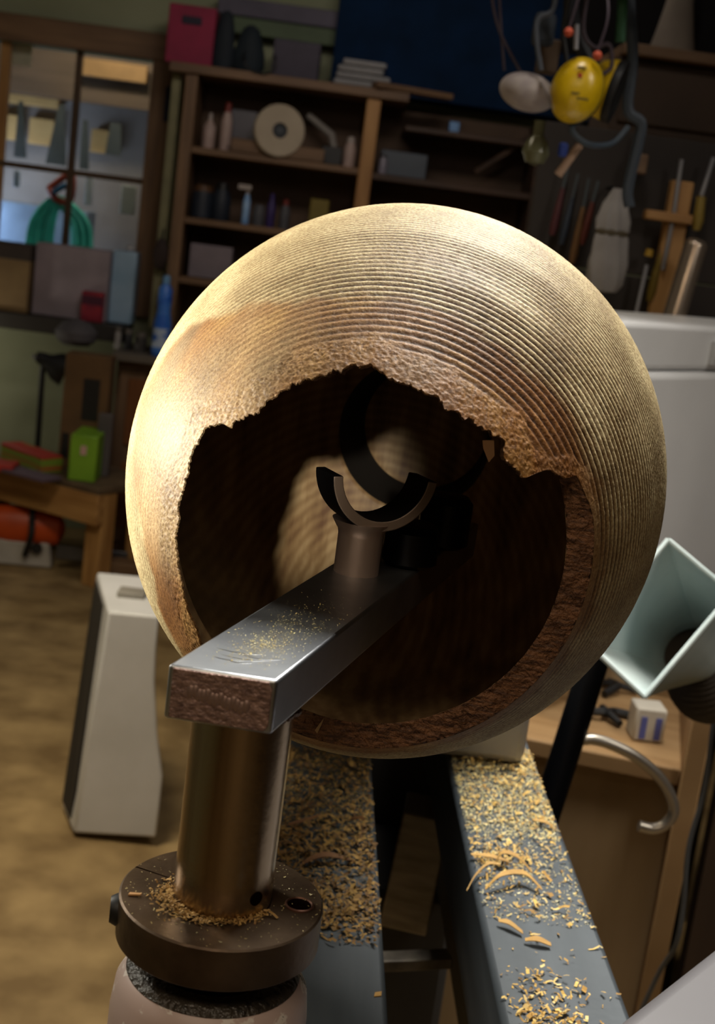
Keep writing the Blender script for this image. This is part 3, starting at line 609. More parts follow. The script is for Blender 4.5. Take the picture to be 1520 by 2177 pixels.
# ------------------------------------------------------------------ tapered white stand on the floor at the left
pz = [(230, 1300), (338, 1310), (333, 1380), (330, 1450), (335, 1560), (347, 1650), (340, 1720), (333, 1782), (155, 1785)]
PY = 2.65
pp = [P(x, y, PY) for x, y in pz]
st = thing('machine_stand', 'white tapered machine stand with waisted right edge on the floor', 'stand', (-.32, PY, 0))
poly = [(p[0] + .32, max(p[2], .012)) for p in pp]
def back_of(x, z): f = z / .52; return (x - .05 - .025 * f, .12 + .17 * f, z)
k = len(poly); vs = [(x, 0, z) for x, z in poly] + [back_of(x, z) for x, z in poly]
MB().add(vs, [tuple(range(k)), tuple(reversed(range(k, 2 * k)))] + [(i_, i_ + k, (i_ + 1) % k + k, (i_ + 1) % k) for i_ in range(k)]).build('casting', white, st, .006, 3)
(xa, za), (xb, zb_) = poly[0], poly[-1]
def side(f, g): 
    x_, z_ = xb + (xa - xb) * f, zb_ + (za - zb_) * f; q_ = Vector(back_of(x_, z_)); p_ = Vector((x_, 0, z_)); return p_ + (q_ - p_) * g
vs = []
for f, g in ((.03, .30), (.03, .95), (.97, .95), (.97, .30)): v_ = side(f, g); vs += [tuple(v_ + Vector((-.003, 0, 0))), tuple(v_ + Vector((.01, 0, 0)))]
MB().add(vs, [(0, 2, 4, 6), (7, 5, 3, 1), (0, 1, 3, 2), (2, 3, 5, 4), (4, 5, 7, 6), (6, 7, 1, 0)]).build('side_slot_patch', M('slot_dark', '241f1a', .8), st)  # raised dark slab painted for the shade of a side slot
zt_ = poly[0][1]
MB().box((poly[0][0] + .03, .13, zt_ + .006), (.06, .05, .016)).build('mounting_lug', M('lug_grey', '8c8880', .5), st, .003)

# ------------------------------------------------------------------ the lathe
lathe_root = thing('wood_lathe', 'wood lathe with two grey steel bed rails and white headstock', 'lathe', (0.114, 1.2, 0))
def LP(x, y, z): return (x - .114, y - 1.2, z)
def lbox(name, x0, x1, y0, y1, z0, z1, mat, bevel=.003, parent=lathe_root):
    return MB().box(LP((x0 + x1) / 2, (y0 + y1) / 2, (z0 + z1) / 2), (x1 - x0, y1 - y0, z1 - z0)).build(name, mat, parent, bevel)
railm = M('rail_steel', '474d52', .5, .25, col2='383e43', scale=(40, 4, 40), bump=.05, bscale=120)
lbox('bed_rail', .004, .082,   .15, 1.56, BED - .07, BED, railm, .004)
lbox('bed_rail', .1468, .2250,   .15, 1.56, BED - .07, BED, railm, .004)
lbox('bed_web', .020, .034,   .15, 1.56, BED - .26, BED - .071, M('bed_paint', '34302c', .6))
lbox('bed_web', .195, .209,   .15, 1.56, BED - .26, BED - .071, M('bed_paint', '34302c', .6))
lbox('cross_member', .035, .194, .30, .34, BED - .26, BED - .10, M('bed_paint', '34302c', .6))
lbox('cross_member', .035, .194, 1.46, 1.50, BED - .26, BED - .10, M('bed_paint', '34302c', .6))
lbox('leg', .01, .22, 1.30, 1.54, 0, BED - .262, M('bed_paint', '34302c', .6), .01)
lbox('leg', .01, .22, .06, .3, 0, BED - .262, white, .01)
# plate and tilted steel block seen between the rails
p = P(880, 1880, 1.15)
o = MB().box((0, 0, 0), (.045, .05, .12)).build('clamp_block', M('dull_steel_block', 'b4aa9a', .5, .3, col2='8c8476', scale=(20, 4, 90)), lathe_root, .002)
o.location = LP(p[0] + .002, 1.17, p[2] + .012); o.rotation_euler = (0, math.radians(3), math.radians(-8))
p = P(905, 2038, .98)
o = MB().box((0, 0, 0), (.065, .016, .010)).build('tie_bar', M('worn_bar', 'a59c8c', .5, .3, col2='6f665c', scale=(40, 40, 40)), lathe_root, .001)
o.location = LP(p[0] - .012, .975, p[2]); o.rotation_euler = (0, math.radians(-1), math.radians(14))
# headstock: block on the bed, swivelling head, spindle and chuck
AZ = 0.1186
BC = np.array((0.0516, 0.7084, 1.2319))
AX = np.array((math.sin(AZ), math.cos(AZ), 0))
hw = M('headstock_white', 'b4b0ac', .45, col2='a5a19d')
lbox('headstock_base', .012, .212, 1.04, 1.36, BED + .001, BED + .10, hw, .008)
hs = BC + AX * .283
T = TL(LP(hs[0], hs[1], hs[2])) @ RZ(-AZ)
MB().box((0, .16, -.02), (.19, .32, .22), T).build('headstock_head', hw, lathe_root, .03, 4)
MB().box((0, .14, -.165), (.12, .2, .09), T).build('headstock_neck', hw, lathe_root, .01)
Ty = T @ Matrix.Rotation(-math.pi / 2, 4, 'X')
MB().lathe([(.02, -.05), (.02, .02)], 32, Ty).build('spindle', rod_steel, lathe_root)
ch = thing('chuck', 'dark steel chuck holding the wooden form on the spindle', 'chuck', tuple(BC + AX * .184), -AZ)
MB().lathe([(.048, .002), (.05, .006), (.05, .034), (.044, .040), (.03, .046)], 48, Matrix.Rotation(-math.pi / 2, 4, 'X')).build('chuck_body', blacksteel, ch)
for k in range(4):
    a_ = math.pi / 2 * k + .4
    MB().box((.034, 0, .0), (.026, .016, .012), Matrix.Rotation(-math.pi / 2, 4, 'X') @ RZ(a_)).build('jaw', rod_steel, ch, .001)

# ------------------------------------------------------------------ the turned hollow form
def snoise(x, seed, f):
    """smooth periodic-free 1-D noise"""
    r = np.random.default_rng(seed); t = r.uniform(-1, 1, 4096); i = np.floor(x * f).astype(int); u = x * f - i; u = u * u * (3 - 2 * u)
    return t[i % 4096] * (1 - u) + t[(i + 1) % 4096] * u
def snoise2(x, y, seed, fx, fy):
    r = np.random.default_rng(seed); t = r.uniform(-1, 1, (512, 512)); X, Y = x * fx, y * fy
    i, j = np.floor(X).astype(int), np.floor(Y).astype(int); u, v = X - i, Y - j; u = u * u * (3 - 2 * u); v = v * v * (3 - 2 * v)
    g_ = lambda a, b: t[a % 512, b % 512]
    return (g_(i, j) * (1 - u) + g_(i + 1, j) * u) * (1 - v) + (g_(i, j + 1) * (1 - u) + g_(i + 1, j + 1) * u) * v
A_, B_, RIM = 0.13754, 0.25676, 0.1960
NT = 720
th = np.linspace(0, 360, NT, endpoint=False)                    # 0 = right, 90 = up
lipT = np.array([(0, RIM), (14, RIM), (18, .1975), (20.9, .199), (26.5, .2013), (27.5, .208), (32.5, .2149), (34, .2235), (36.8, .2249), (41.3, .2263), (47, .2243), (48.7, .2222), (52.5, .225), (60, .2258), (67, .2263), (77.7, .225), (84, .2246), (88.7, .2242), (95.9, .2198), (102.3, .2205), (109.6, .2218), (117.3, .2219), (127.4, .2228), (135.3, .2243), (143.9, .221), (149.5, .2131), (154.7, .2132), (165, .2150), (180, .2165), (200, .2163), (214, .2150), (222, .2080), (228, .1985), (234, RIM), (360, RIM)])
te = -np.interp(th, lipT[:, 0], lipT[:, 1])
lipmask = np.clip((-te - RIM) / .012, 0, 1)
te = te + lipmask * (.0009 * snoise(th, 3, .45) + .0007 * snoise(th, 4, 1.3))
te = te - (1 - lipmask) * .0004
stT = np.array([(-140, .17), (-90, .185), (-40, .188), (4.8, .186), (30, .188), (56, .192), (78, .190), (96, .186), (113.7, .1814), (129, .1648), (145, .1342), (165, .1193), (173, .1474), (185, .178), (200, .19), (220, .17)])
ts = -np.interp(np.where(th > 220, th - 360, th), stT[:, 0], stT[:, 1])
# rows of the outside: constant t, fine at the front where the tool left its ridges
PITCH = .0041; SUB = 8
TMIN = float(te.min()) - .0002
prof_t = np.linspace(TMIN, .05, 4000); prof_r = A_ * np.sqrt(1 - (prof_t / B_) ** 2)
arcl = np.concatenate([[0], np.cumsum(np.hypot(np.diff(prof_t), np.diff(prof_r)))])
fine = np.interp(np.arange(0, arcl[-1], PITCH / SUB), arcl, prof_t)
ARC0 = float(np.interp(-RIM, prof_t, arcl))
BB = .178
coarse = np.array([.05 + (BB * .9995 - .05) * math.sin(x * math.pi / 2) for x in np.linspace(0, 1, 40)])[1:]
tt = np.concatenate([coarse[::-1], fine[::-1]])                 # back to front
def r_out(t): return np.where(t < 0, A_ * np.sqrt(np.clip(1 - (t / B_) ** 2, 0, 1)), A_ * np.clip(1 - np.abs(t / BB) ** 2.4, 0, 1) ** (1 / 2.4))
s_arc = np.where(tt < .05, np.interp(tt, prof_t, arcl), arcl[-1])
TH, SA = np.meshgrid(np.radians(th), s_arc); TT = np.maximum(np.repeat(tt[:, None], NT, 1), te[None, :])
deg = np.degrees(TH); dd = np.where(deg > 220, deg - 360, deg)
wob = .05 * snoise2(deg, SA, 11, .05, 200) + .03 * snoise2(deg, SA, 12, .5, 400)
ph = SA / PITCH + wob
gro = .5 - .5 * np.cos(2 * np.pi * ph)                          # 1 in the groove
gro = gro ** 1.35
edge_d = TT - te[None, :]
frz = np.clip((edge_d - .0035 - .007 * lipmask[None, :] - .002 * snoise2(deg, SA, 8, .2, 90)) / .004, 0, 1)   # no ridges on the torn lip
amp = frz * np.interp(SA - ARC0, [-.04, .03, .09, .15, .21, .25], [1, 1, .8, .55, .38, .2])
angw = np.interp(dd, [-140, -90, -50, 0, 25, 60, 95, 115, 135, 150, 220], [.35, .55, .65, .8, 1, 1, .85, .6, .28, .12, .12])
angw = np.where((TT < ts[None, :] + .012 * snoise2(deg, SA, 5, .1, 40)) & (dd > 110), angw * .7, np.maximum(angw, .30 * (dd > 110)))
amp = amp * angw * np.clip(.85 + .35 * snoise2(deg, SA, 21, .03, 60) + .14 * snoise2(deg, SA, 22, 1.1, 330), .15, 1.3)
fuzz = .00006 * snoise2(deg, SA, 31, 2.0, 1500) + .00004 * snoise2(deg, SA, 32, 1.0, 300)
torn = (1 - frz) * lipmask[None, :]
RO = r_out(TT) - amp * gro * .0010 + fuzz * (TT < .05) + torn * (.00030 * snoise2(deg, SA, 51, 1.0, 1000) + .00030 * snoise2(deg, SA, 52, 2.0, 1900))
stain = 1 / (1 + np.exp((TT - ts[None, :] + .004 * snoise2(deg, SA, 41, .25, 90)) / .0016))
stain = stain * np.interp(dd, [-140, 60, 95, 115, 140, 165, 183, 200, 220], [1, 1, 1, .95, .85, .5, .6, 1, 1])  # stain thinned on the left, paling the colour for the lamp's hot spot
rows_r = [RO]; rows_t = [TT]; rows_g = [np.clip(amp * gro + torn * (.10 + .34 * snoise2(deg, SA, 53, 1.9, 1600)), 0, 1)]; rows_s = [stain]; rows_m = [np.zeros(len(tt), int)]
def push(r, t, g_, s_, mi):
    rows_r.append(r[None, :]); rows_t.append(t[None, :]); rows_g.append((np.zeros(NT) + g_)[None, :]); rows_s.append((np.zeros(NT) + s_)[None, :]); rows_m.append(np.array([mi]))
BI, AI = .249, .1265
def r_in(t): return AI * np.sqrt(np.clip(1 - (t / BI) ** 2, 0, 1))
ro_e = r_out(te)
tin = -BI * np.sqrt(np.clip(1 - ((ro_e - .0018) / AI) ** 2, 0, 1))      # where the hollow runs out under the lip
ti = te * (1 - lipmask) + tin * lipmask
kl = np.clip((th - 110) / 14, 0, 1) * np.clip((236 - th) / 8, 0, 1) * lipmask   # thin feathered edge on the left
ti = ti * (1 - kl) + (te + .0005) * kl
ri_e = r_in(ti) * (1 - kl) + (r_out(ti) - .0008) * kl
for k in range(1, 11):                                           # cut face of the wall
    f = k / 10; r = ro_e + (ri_e - ro_e) * f + lipmask * (1 - kl) * .0006 * math.sin(f * math.pi) * snoise(th, 66, 1.1)
    t = te + (ti - te) * f + (1 - lipmask) * (.0007 * snoise2(th, r, 61, .5, 500) + .0004 * snoise2(th, r, 62, 3, 900))
    push(r, t, 0, 1, 1)
WE = r_out(np.array(-RIM + .0015)) - r_in(np.array(-RIM + .0015))
for k in range(1, 9):
    f = k / 8; t = ti + (-RIM + .0015 - ti) * f
    push(r_in(t) * (1 - kl) + (r_out(t) - .0008 - (WE - .0008) * f) * kl, t, 0, 1, 2)
BIB = .115
for t in np.linspace(-RIM + .003, 0, 50): push(r_in(t) * np.ones(NT) + .00012 * math.sin(t * 2500), t * np.ones(NT), 0, 1, 2)
for x in np.linspace(0, 1, 50)[1:]:                             # the bottom of the hollow, down to the recess
    r = AI + (.0478 - AI) * x ** 1.0
    r = AI * math.cos(x * math.acos((.0478 / AI) ** .8)) ** (1 / .8)
    t = BIB * (1 - (r / AI) ** 2.2) ** (1 / 2.2)
    push(r * np.ones(NT), t * np.ones(NT), 0, 1, 2)
tb = t
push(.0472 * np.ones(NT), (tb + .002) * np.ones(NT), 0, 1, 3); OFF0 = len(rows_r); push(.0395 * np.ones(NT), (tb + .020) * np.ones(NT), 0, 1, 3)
for r, t_ in ((.0390, tb + .0205), (.030, tb + .021), (.02, tb + .0215), (.0003, tb + .0215)): push(r * np.ones(NT), t_ * np.ones(NT), 0, 1, 2)
RR = np.concatenate(rows_r); T2 = np.concatenate(rows_t); G2 = np.concatenate(rows_g); S2 = np.concatenate(rows_s); M2 = np.concatenate(rows_m)
NRW = RR.shape[0]; tha = np.radians(th)[None, :]
V = np.stack([RR * np.cos(tha), T2, RR * np.sin(tha)], -1); nro = sum(len(q_) for q_ in rows_r[:OFF0]); V[nro:, :, 0] += .0055; V[nro:, :, 2] += .0035; V = V.reshape(-1, 3)
i, j = np.meshgrid(np.arange(NRW - 1), np.arange(NT), indexing='ij'); j2 = (j + 1) % NT
Q = np.stack([i * NT + j, (i + 1) * NT + j, (i + 1) * NT + j2, i * NT + j2], -1).reshape(-1, 4)[:, ::-1]
MI = np.repeat(M2[1:], NT)
me = bpy.data.meshes.new('form_wall')
me.vertices.add(len(V)); me.vertices.foreach_set('co', V.ravel())
me.loops.add(Q.size); me.loops.foreach_set('vertex_index', Q.ravel().astype(np.int32))
me.polygons.add(len(Q)); me.polygons.foreach_set('loop_start', np.arange(0, Q.size, 4, dtype=np.int32)); me.polygons.foreach_set('material_index', MI.astype(np.int32))
me.update(calc_edges=True); me.validate()
for nm, arr in (('groove', G2), ('stain', S2)):
    at = me.attributes.new(nm, 'FLOAT', 'POINT'); at.data.foreach_set('value', arr.ravel().astype(np.float32))
me.shade_smooth()

def wood_form():
    """outside: pale sapwood, brown heartwood where 'stain', dark brown in the grooves"""
    m = bpy.data.materials.new('turned_wood'); m.use_nodes = True; nt = m.node_tree; b = nt.nodes['Principled BSDF']; N = nt.nodes.new; Lk = nt.links.new
    b.inputs['Roughness'].default_value = .6; b.inputs['Specular IOR Level'].default_value = .3
    tc = N('ShaderNodeTexCoord')
    def noise(scale, sc3=(1, 1, 1), det=5):
        mp = N('ShaderNodeMapping'); mp.inputs['Scale'].default_value = sc3; Lk(tc.outputs['Object'], mp.inputs[0])
        n = N('ShaderNodeTexNoise'); n.inputs['Scale'].default_value = scale; n.inputs['Detail'].default_value = det; Lk(mp.outputs[0], n.inputs['Vector']); return n.outputs[0]
    def ramp(f, stops):
        r = N('ShaderNodeValToRGB'); e = r.color_ramp.elements
        e[0].position, e[0].color = stops[0][0], lin(stops[0][1]); e[1].position, e[1].color = stops[-1][0], lin(stops[-1][1])
        for p_, c_ in stops[1:-1]: e.new(p_).color = lin(c_)
        Lk(f, r.inputs[0]); return r.outputs[0]
    def mix(f, a, c, mode='MIX'):
        x = N('ShaderNodeMix'); x.data_type = 'RGBA'; x.blend_type = mode
        if isinstance(f, float): x.inputs[0].default_value = f
        else: Lk(f, x.inputs[0])
        Lk(a, x.inputs[6]); Lk(c, x.inputs[7]); return x.outputs[2]
    def math_(op, a, c):
        x = N('ShaderNodeMath'); x.operation = op; x.use_clamp = True
        for k_, v_ in enumerate((a, c)):
            if isinstance(v_, (int, float)): x.inputs[k_].default_value = v_
            else: Lk(v_, x.inputs[k_])
        return x.outputs[0]
    ga = N('ShaderNodeAttribute'); ga.attribute_name = 'groove'; sa = N('ShaderNodeAttribute'); sa.attribute_name = 'stain'
    pale = ramp(noise(45, (1, .35, 1)), [(.3, 'a89670'), (.5, 'c2b186'), (.72, 'd8c89c')])
    brown = ramp(noise(38, (1, .6, .16)), [(.3, '5c3614'), (.5, '92602a'), (.7, 'bf9450')])
    blot = ramp(noise(9), [(.35, '000000'), (.6, 'ffffff')])
    st_ = math_('MULTIPLY', sa.outputs['Fac'], math_('ADD', math_('MULTIPLY', blot, .35), .65))
    col = mix(st_, pale, brown)
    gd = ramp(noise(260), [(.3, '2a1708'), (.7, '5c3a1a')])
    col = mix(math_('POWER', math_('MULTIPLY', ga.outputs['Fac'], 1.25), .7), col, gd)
    fl = ramp(noise(900, (1, 1, 1), 2), [(.35, 'a08060'), (.6, 'ffffff')])
    col = mix(.55, col, fl, 'MULTIPLY')
    Lk(col, b.inputs['Base Color'])
    bp = N('ShaderNodeBump'); bp.inputs['Strength'].default_value = .55; bp.inputs['Distance'].default_value = .0006
    Lk(noise(700, (1, 1, 1), 3), bp.inputs['Height']); Lk(bp.outputs[0], b.inputs['Normal'])
    return m
rim_m = M('sawn_rim', '80583a', .65, col2='4a2e1a', scale=(110, 700, 800), detail=5, bump=.9, bscale=420, fac=(.38, .62))
def rings_mat():
    m = bpy.data.materials.new('hollow_inside'); m.use_nodes = True; nt = m.node_tree; b = nt.nodes['Principled BSDF']; Lk = nt.links.new
    tc = nt.nodes.new('ShaderNodeTexCoord'); mp = nt.nodes.new('ShaderNodeMapping'); Lk(tc.outputs['Object'], mp.inputs[0])
    mp.inputs['Location'].default_value = (.02, 0, .10)
    wv = nt.nodes.new('ShaderNodeTexWave'); wv.wave_type = 'RINGS'; wv.rings_direction = 'Y'; wv.inputs['Scale'].default_value = 52; wv.inputs['Distortion'].default_value = 1.6; wv.inputs['Detail'].default_value = 4; wv.inputs['Detail Scale'].default_value = 2.5
    Lk(mp.outputs[0], wv.inputs['Vector'])
    m2 = nt.nodes.new('ShaderNodeMapping'); m2.inputs['Scale'].default_value = (95, 25, 16); m2.inputs['Rotation'].default_value = (0, .45, 0); Lk(tc.outputs['Object'], m2.inputs[0])
    n2 = nt.nodes.new('ShaderNodeTexNoise'); n2.inputs['Scale'].default_value = 1; n2.inputs['Detail'].default_value = 6; Lk(m2.outputs[0], n2.inputs['Vector'])
    ad = nt.nodes.new('ShaderNodeMix'); ad.data_type = 'FLOAT'; ad.inputs[0].default_value = .09; Lk(n2.outputs[0], ad.inputs[2]); Lk(wv.outputs[0], ad.inputs[3])
    r = nt.nodes.new('ShaderNodeValToRGB'); e = r.color_ramp.elements
    e[0].position, e[1].position = .32, .66; e[0].color = lin('6a4c32'); e[1].color = lin('b69a70'); e.new(.5).color = lin('937650')
    Lk(ad.outputs[0], r.inputs[0]); Lk(r.outputs[0], b.inputs['Base Color']); b.inputs['Roughness'].default_value = .55
    bp = nt.nodes.new('ShaderNodeBump'); bp.inputs['Strength'].default_value = .3; bp.inputs['Distance'].default_value = .0006; Lk(n2.outputs[0], bp.inputs['Height']); Lk(bp.outputs[0], b.inputs['Normal'])
    return m
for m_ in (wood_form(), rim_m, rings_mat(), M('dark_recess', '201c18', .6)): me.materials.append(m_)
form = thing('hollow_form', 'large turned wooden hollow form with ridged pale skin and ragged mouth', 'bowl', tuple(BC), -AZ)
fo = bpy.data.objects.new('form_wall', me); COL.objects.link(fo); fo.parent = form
# a splinter hanging from the lip
tl = math.radians(50.5); rr = .0665
MB().add([(0, 0, 0), (.006, 0, .001), (.0075, .001, -.007), (.005, .001, -.011), (.001, .001, -.004), (0, .003, 0), (.006, .003, .001), (.0075, .004, -.007), (.005, .004, -.011), (.001, .004, -.004)],
         [(0, 1, 2, 3, 4), (9, 8, 7, 6, 5), (0, 5, 6, 1), (1, 6, 7, 2), (2, 7, 8, 3), (3, 8, 9, 4), (4, 9, 5, 0)]).build('splinter', M('splinter_wood', '86623e', .8, col2='6a4a2c'), form, loc=(rr * math.cos(tl) - .004, -.2235, rr * math.sin(tl) - .002)).scale = (.7, .7, .7)
o = MB().add([(0, 0, 0), (.002, -.001, .005), (.0045, 0, .010), (.0035, .0005, .0045), (.0015, .001, -.0025), (.0015, .002, .003)], [(0, 1, 3, 4), (1, 2, 3), (0, 4, 5), (4, 3, 5), (3, 2, 5), (2, 1, 5), (1, 0, 5)]).build('torn_fibre', M('fibre_pale', 'c9a772', .8), form)
o.location = (-.012, -.1975, -.0835); o.scale = (.7, .7, .6)

# ------------------------------------------------------------------ tool rest in front of the mouth
BT = 1.2086; BH = .0185
near_l, near_r = PZ(358, 1412, BT), PZ(590, 1448, BT)
far_l, far_r = PZ(710, 1195, BT), PZ(880, 1222, BT)
dirb = nrm(far_l - near_l); PX, PYc = -.0115, .43
rest = thing('tool_rest', 'welded steel tool rest, bar on a round post with a curved saddle', 'tool rest', (PX, PYc, 1.06))
o3 = np.array((PX, PYc, 1.06))
tr_m = M('bar_steel_dark', 'c8ccd0', .37, 1.0, col2='acb0b6', scale=(30, 30, 30), bump=.04, bscale=250)
post_m = M('post_steel', 'cdb99c', .24, 1.0, col2='9a856a', scale=(70, 70, 2), bump=.03, bscale=260)
fe_l, fe_r = near_l + dirb * .30, near_r + dirb * .30
top4 = [near_l, near_r, fe_r, fe_l]
vs = [tuple(p - o3 - np.array((0, 0, BH))) for p in top4] + [tuple(p - o3) for p in top4]
bar = MB().add(vs, [(3, 2, 1, 0), (4, 5, 6, 7), (0, 1, 5, 4), (1, 2, 6, 5), (2, 3, 7, 6), (3, 0, 4, 7)]).build('bar', tr_m, rest, .0012, 3)
MB().lathe([(.0175, .0), (.0175, BT - BH - 1.06 - .0005)], 64).build('post', post_m, rest)
# sawn end of the bar with its weld
en = nrm(np.cross(near_r - near_l, (0, 0, 1)))
if en[1] > 0: en = -en
mid = (near_l + near_r) / 2; ex = nrm(near_r - near_l); wl = np.linalg.norm(near_r - near_l)
endm = M('sawn_end', 'b49488', .5, .5, col2='78605a', scale=(300, 300, 900), bump=.5, bscale=500)
pts = [mid + ex * (u_ * wl / 2) + np.array((0, 0, v_)) for u_, v_ in ((-.9, -.0008), (.86, -.0008), (.93, -.003), (.93, -BH + .003), (.86, -BH + .001), (-.9, -BH + .001))]
vs = [tuple(p - o3 + en * .0006) for p in pts] + [tuple(p - o3 - en * .001) for p in pts]
MB().add(vs, [tuple(range(6)), tuple(range(11, 5, -1))] + [(k, k + 6, (k + 1) % 6 + 6, (k + 1) % 6) for k in range(6)]).build('sawn_end', endm, bar, .0003)
wb = MB()
for k in range(14):
    p = mid + ex * (-.0095 + k * .0014) + np.array((0, 0, -.0078 - .0002 * k + .0005 * math.sin(k * 2))) - o3 + en * .0006
    wb.lathe([(.0020, 0), (.0015, .0003), (.0008, .0005), (.0001, .0006)], 14, TL(p) @ Vector(en).to_track_quat('Z', 'Y').to_matrix().to_4x4() @ Matrix.Diagonal((.7, 1.1, 1, 1)), close=False)
wb.build('weld_bead', M('weld_face', 'b0948a', .4, .6), bar)
wb = MB()
for k in range(26):
    a_ = math.pi + math.pi * k / 25 - .1; rj = .0176 + random.uniform(-.0003, .0006)
    wb.lathe([(.0016, -.0012), (.0019, 0), (.0012, .0012)], 10, TL((rj * math.cos(a_), rj * math.sin(a_), BT - BH - 1.06 - .0012 + random.uniform(-.0006, .0004))))
wb.build('weld_bead', M('weld_metal', '6e5a50', .35, .9), rest)
# shallow ground swirls on the top face
sw = MB()
for k, (u_, ln_) in enumerate([(.012, .014), (.015, .020), (.018, .016), (.021, .019), (.011, .011)]):
    c0 = mid + dirb * (u_ + .004) + ex * ((k % 3 - 1) * .004) - o3
    sw.tube([tuple(c0 + ex * ln_ * (q - .5) + dirb * .003 * (1 - (2 * q - 1) ** 2) * (-1) + np.array((0, 0, -.0001))) for q in np.linspace(0, 1, 7)], [.00008, .0002, .0003, .00035, .0003, .0002, .00008], 6)
sw.build('grinding_swirl', M('swirl_steel', '9a9c9e', .35, 1.0), bar)
# neck and saddle
nk = PZ(757, 1226, BT) + np.array((.0, .008, 0)) - o3
NR = size(48, nk + o3)
nk_m = M('neck_steel', 'b09c90', .40, .6, col2='907e74', scale=(60, 60, 4))
MB().lathe([(NR, 0), (NR, .0165), (NR * 1.05, .0188), (NR * 1.22, .0212), (NR * 1.34, .0232)], 48, TL(nk)).build('neck', nk_m, rest)
SR = .0245; SW = .019
sc_ = nk + np.array((.0035, 0, .0195 + SR + .001))
Tsd = TL(sc_) @ RZ(math.radians(24)) 
vs = []; fs = []; na = 40
a0, a1 = math.radians(183), math.radians(355)
for k in range(na):
    a_ = a0 + (a1 - a0) * k / (na - 1)
    for r_, y_ in ((SR, -SW / 2), (SR - .0046, -SW / 2), (SR - .0046, SW / 2), (SR, SW / 2)): vs.append((r_ * math.cos(a_), y_, r_ * math.sin(a_)))
for k in range(na - 1):
    for q in range(4): fs.append((k * 4 + q, k * 4 + (q + 1) % 4, k * 4 + 4 + (q + 1) % 4, k * 4 + 4 + q))
fs += [(0, 1, 2, 3), tuple(range(na * 4 - 1, na * 4 - 5, -1))]
sdl = MB().add(vs, fs, 0, Tsd); sdl.m = [1 if (k < 4 * (na - 1) and k % 4 == 0) else 0 for k in range(len(fs))]
sdl.build('saddle', (M('saddle_shade', '1a1a1c', .4, .3), M('saddle_lit', 'a08e80', .45, .4, col2='86766a', scale=(40, 40, 40))), rest, .0006)  # front face coloured as lit, curved faces coloured dark as shade
for k, (x, y, h_) in enumerate([(868, 1160, .016), (925, 1130, .022)]):
    p = PZ(x, y + 40, BT) - o3
    kb = MB().lathe([(.010, 0), (.0125, .002), (.0125, h_), (.010, h_ + .003), (.004, h_ + .004)], 32, TL(p + dirb * .012 * k)).build('clamp_knob', blacksteel, rest)
# collar on the post
CT = 1.1155
col_m = M('collar_steel', '6e5c4a', .42, .75, col2='483a2e', scale=(40, 40, 40), bump=.12, bscale=140)
clr = thing('stop_collar', 'dark steel stop collar with a slit and a set screw hole on the post', 'collar', (PX, PYc, CT - .0155))
RC = .0362
vs = []; fs = []
n_ = 160; gap = math.radians(1.6); ga_ = math.radians(157)
prof = [(.0178, .0155), (.0178, 0), (RC - .0006, 0), (RC, .0006), (RC, .0149), (RC - .0007, .0155)]
for k in range(n_ + 1):
    a_ = ga_ + gap / 2 + (2 * math.pi - gap) * k / n_
    for r_, z_ in prof: vs.append((r_ * math.cos(a_), r_ * math.sin(a_), z_))
m6 = len(prof)
for k in range(n_):
    for q in range(m6): fs.append((k * m6 + q, k * m6 + (q + 1) % m6, (k + 1) * m6 + (q + 1) % m6, (k + 1) * m6 + q))
fs += [tuple(range(m6)), tuple(reversed(range(n_ * m6, n_ * m6 + m6)))]
ring = MB().add(vs, fs).build('ring', col_m, clr)
hp = PZ(636, 1925, CT) - np.array((PX, PYc, CT - .0155))
MB().lathe([(.0052, .0152), (.0052, .0160), (.0046, .0163), (.0043, .0158)], 28, TL((hp[0], hp[1], 0)), close=False).build('hole_rim', M('rust_rim', '7c5848', .4, .7), ring)
MB().lathe([(.0043, .0150), (.0043, .01585)], 28, TL((hp[0], hp[1], 0))).build('bore_patch', M('bore_black', '120806', .9, spec=.0), ring)  # flat black disc painted for the shade inside the hole
a_ = math.radians(186)
MB().lathe([(.0056, -.004), (.0056, .0), (.0045, .0022), (.003, .0022)], 24, TL((RC * math.cos(a_) - .0003, RC * math.sin(a_), .0078)) @ RZ(a_) @ Matrix.Rotation(math.pi / 2, 4, 'Y')).build('clamp_screw', black, ring)
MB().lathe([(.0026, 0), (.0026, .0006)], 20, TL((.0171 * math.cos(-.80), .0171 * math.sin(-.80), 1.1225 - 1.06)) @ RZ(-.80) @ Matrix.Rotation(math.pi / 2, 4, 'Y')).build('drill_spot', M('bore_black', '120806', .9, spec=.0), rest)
# banjo socket with chipped paint
bj = thing('banjo', 'banjo socket in chipped pinkish white paint on the bed', 'banjo', (PX, PYc, BED))
chip_m = bpy.data.materials.new('chipped_paint'); chip_m.use_nodes = True
nt = chip_m.node_tree; b_ = nt.nodes['Principled BSDF']; tc_ = nt.nodes.new('ShaderNodeTexCoord'); n1 = nt.nodes.new('ShaderNodeTexNoise'); n1.inputs['Scale'].default_value = 55; n1.inputs['Detail'].default_value = 7; n1.inputs['Roughness'].default_value = .65
nt.links.new(tc_.outputs['Object'], n1.inputs['Vector'])
r1 = nt.nodes.new('ShaderNodeValToRGB'); e = r1.color_ramp.elements; e[0].position = .54; e[0].color = lin('c2ada6'); e[1].position = .555; e[1].color = lin('e0d8d0'); e.new(.60).color = lin('e0d8d0'); e.new(.612).color = lin('191613')
nt.links.new(n1.outputs[0], r1.inputs[0]); nt.links.new(r1.outputs[0], b_.inputs['Base Color']); b_.inputs['Roughness'].default_value = .45
bh = 1.0895 - BED
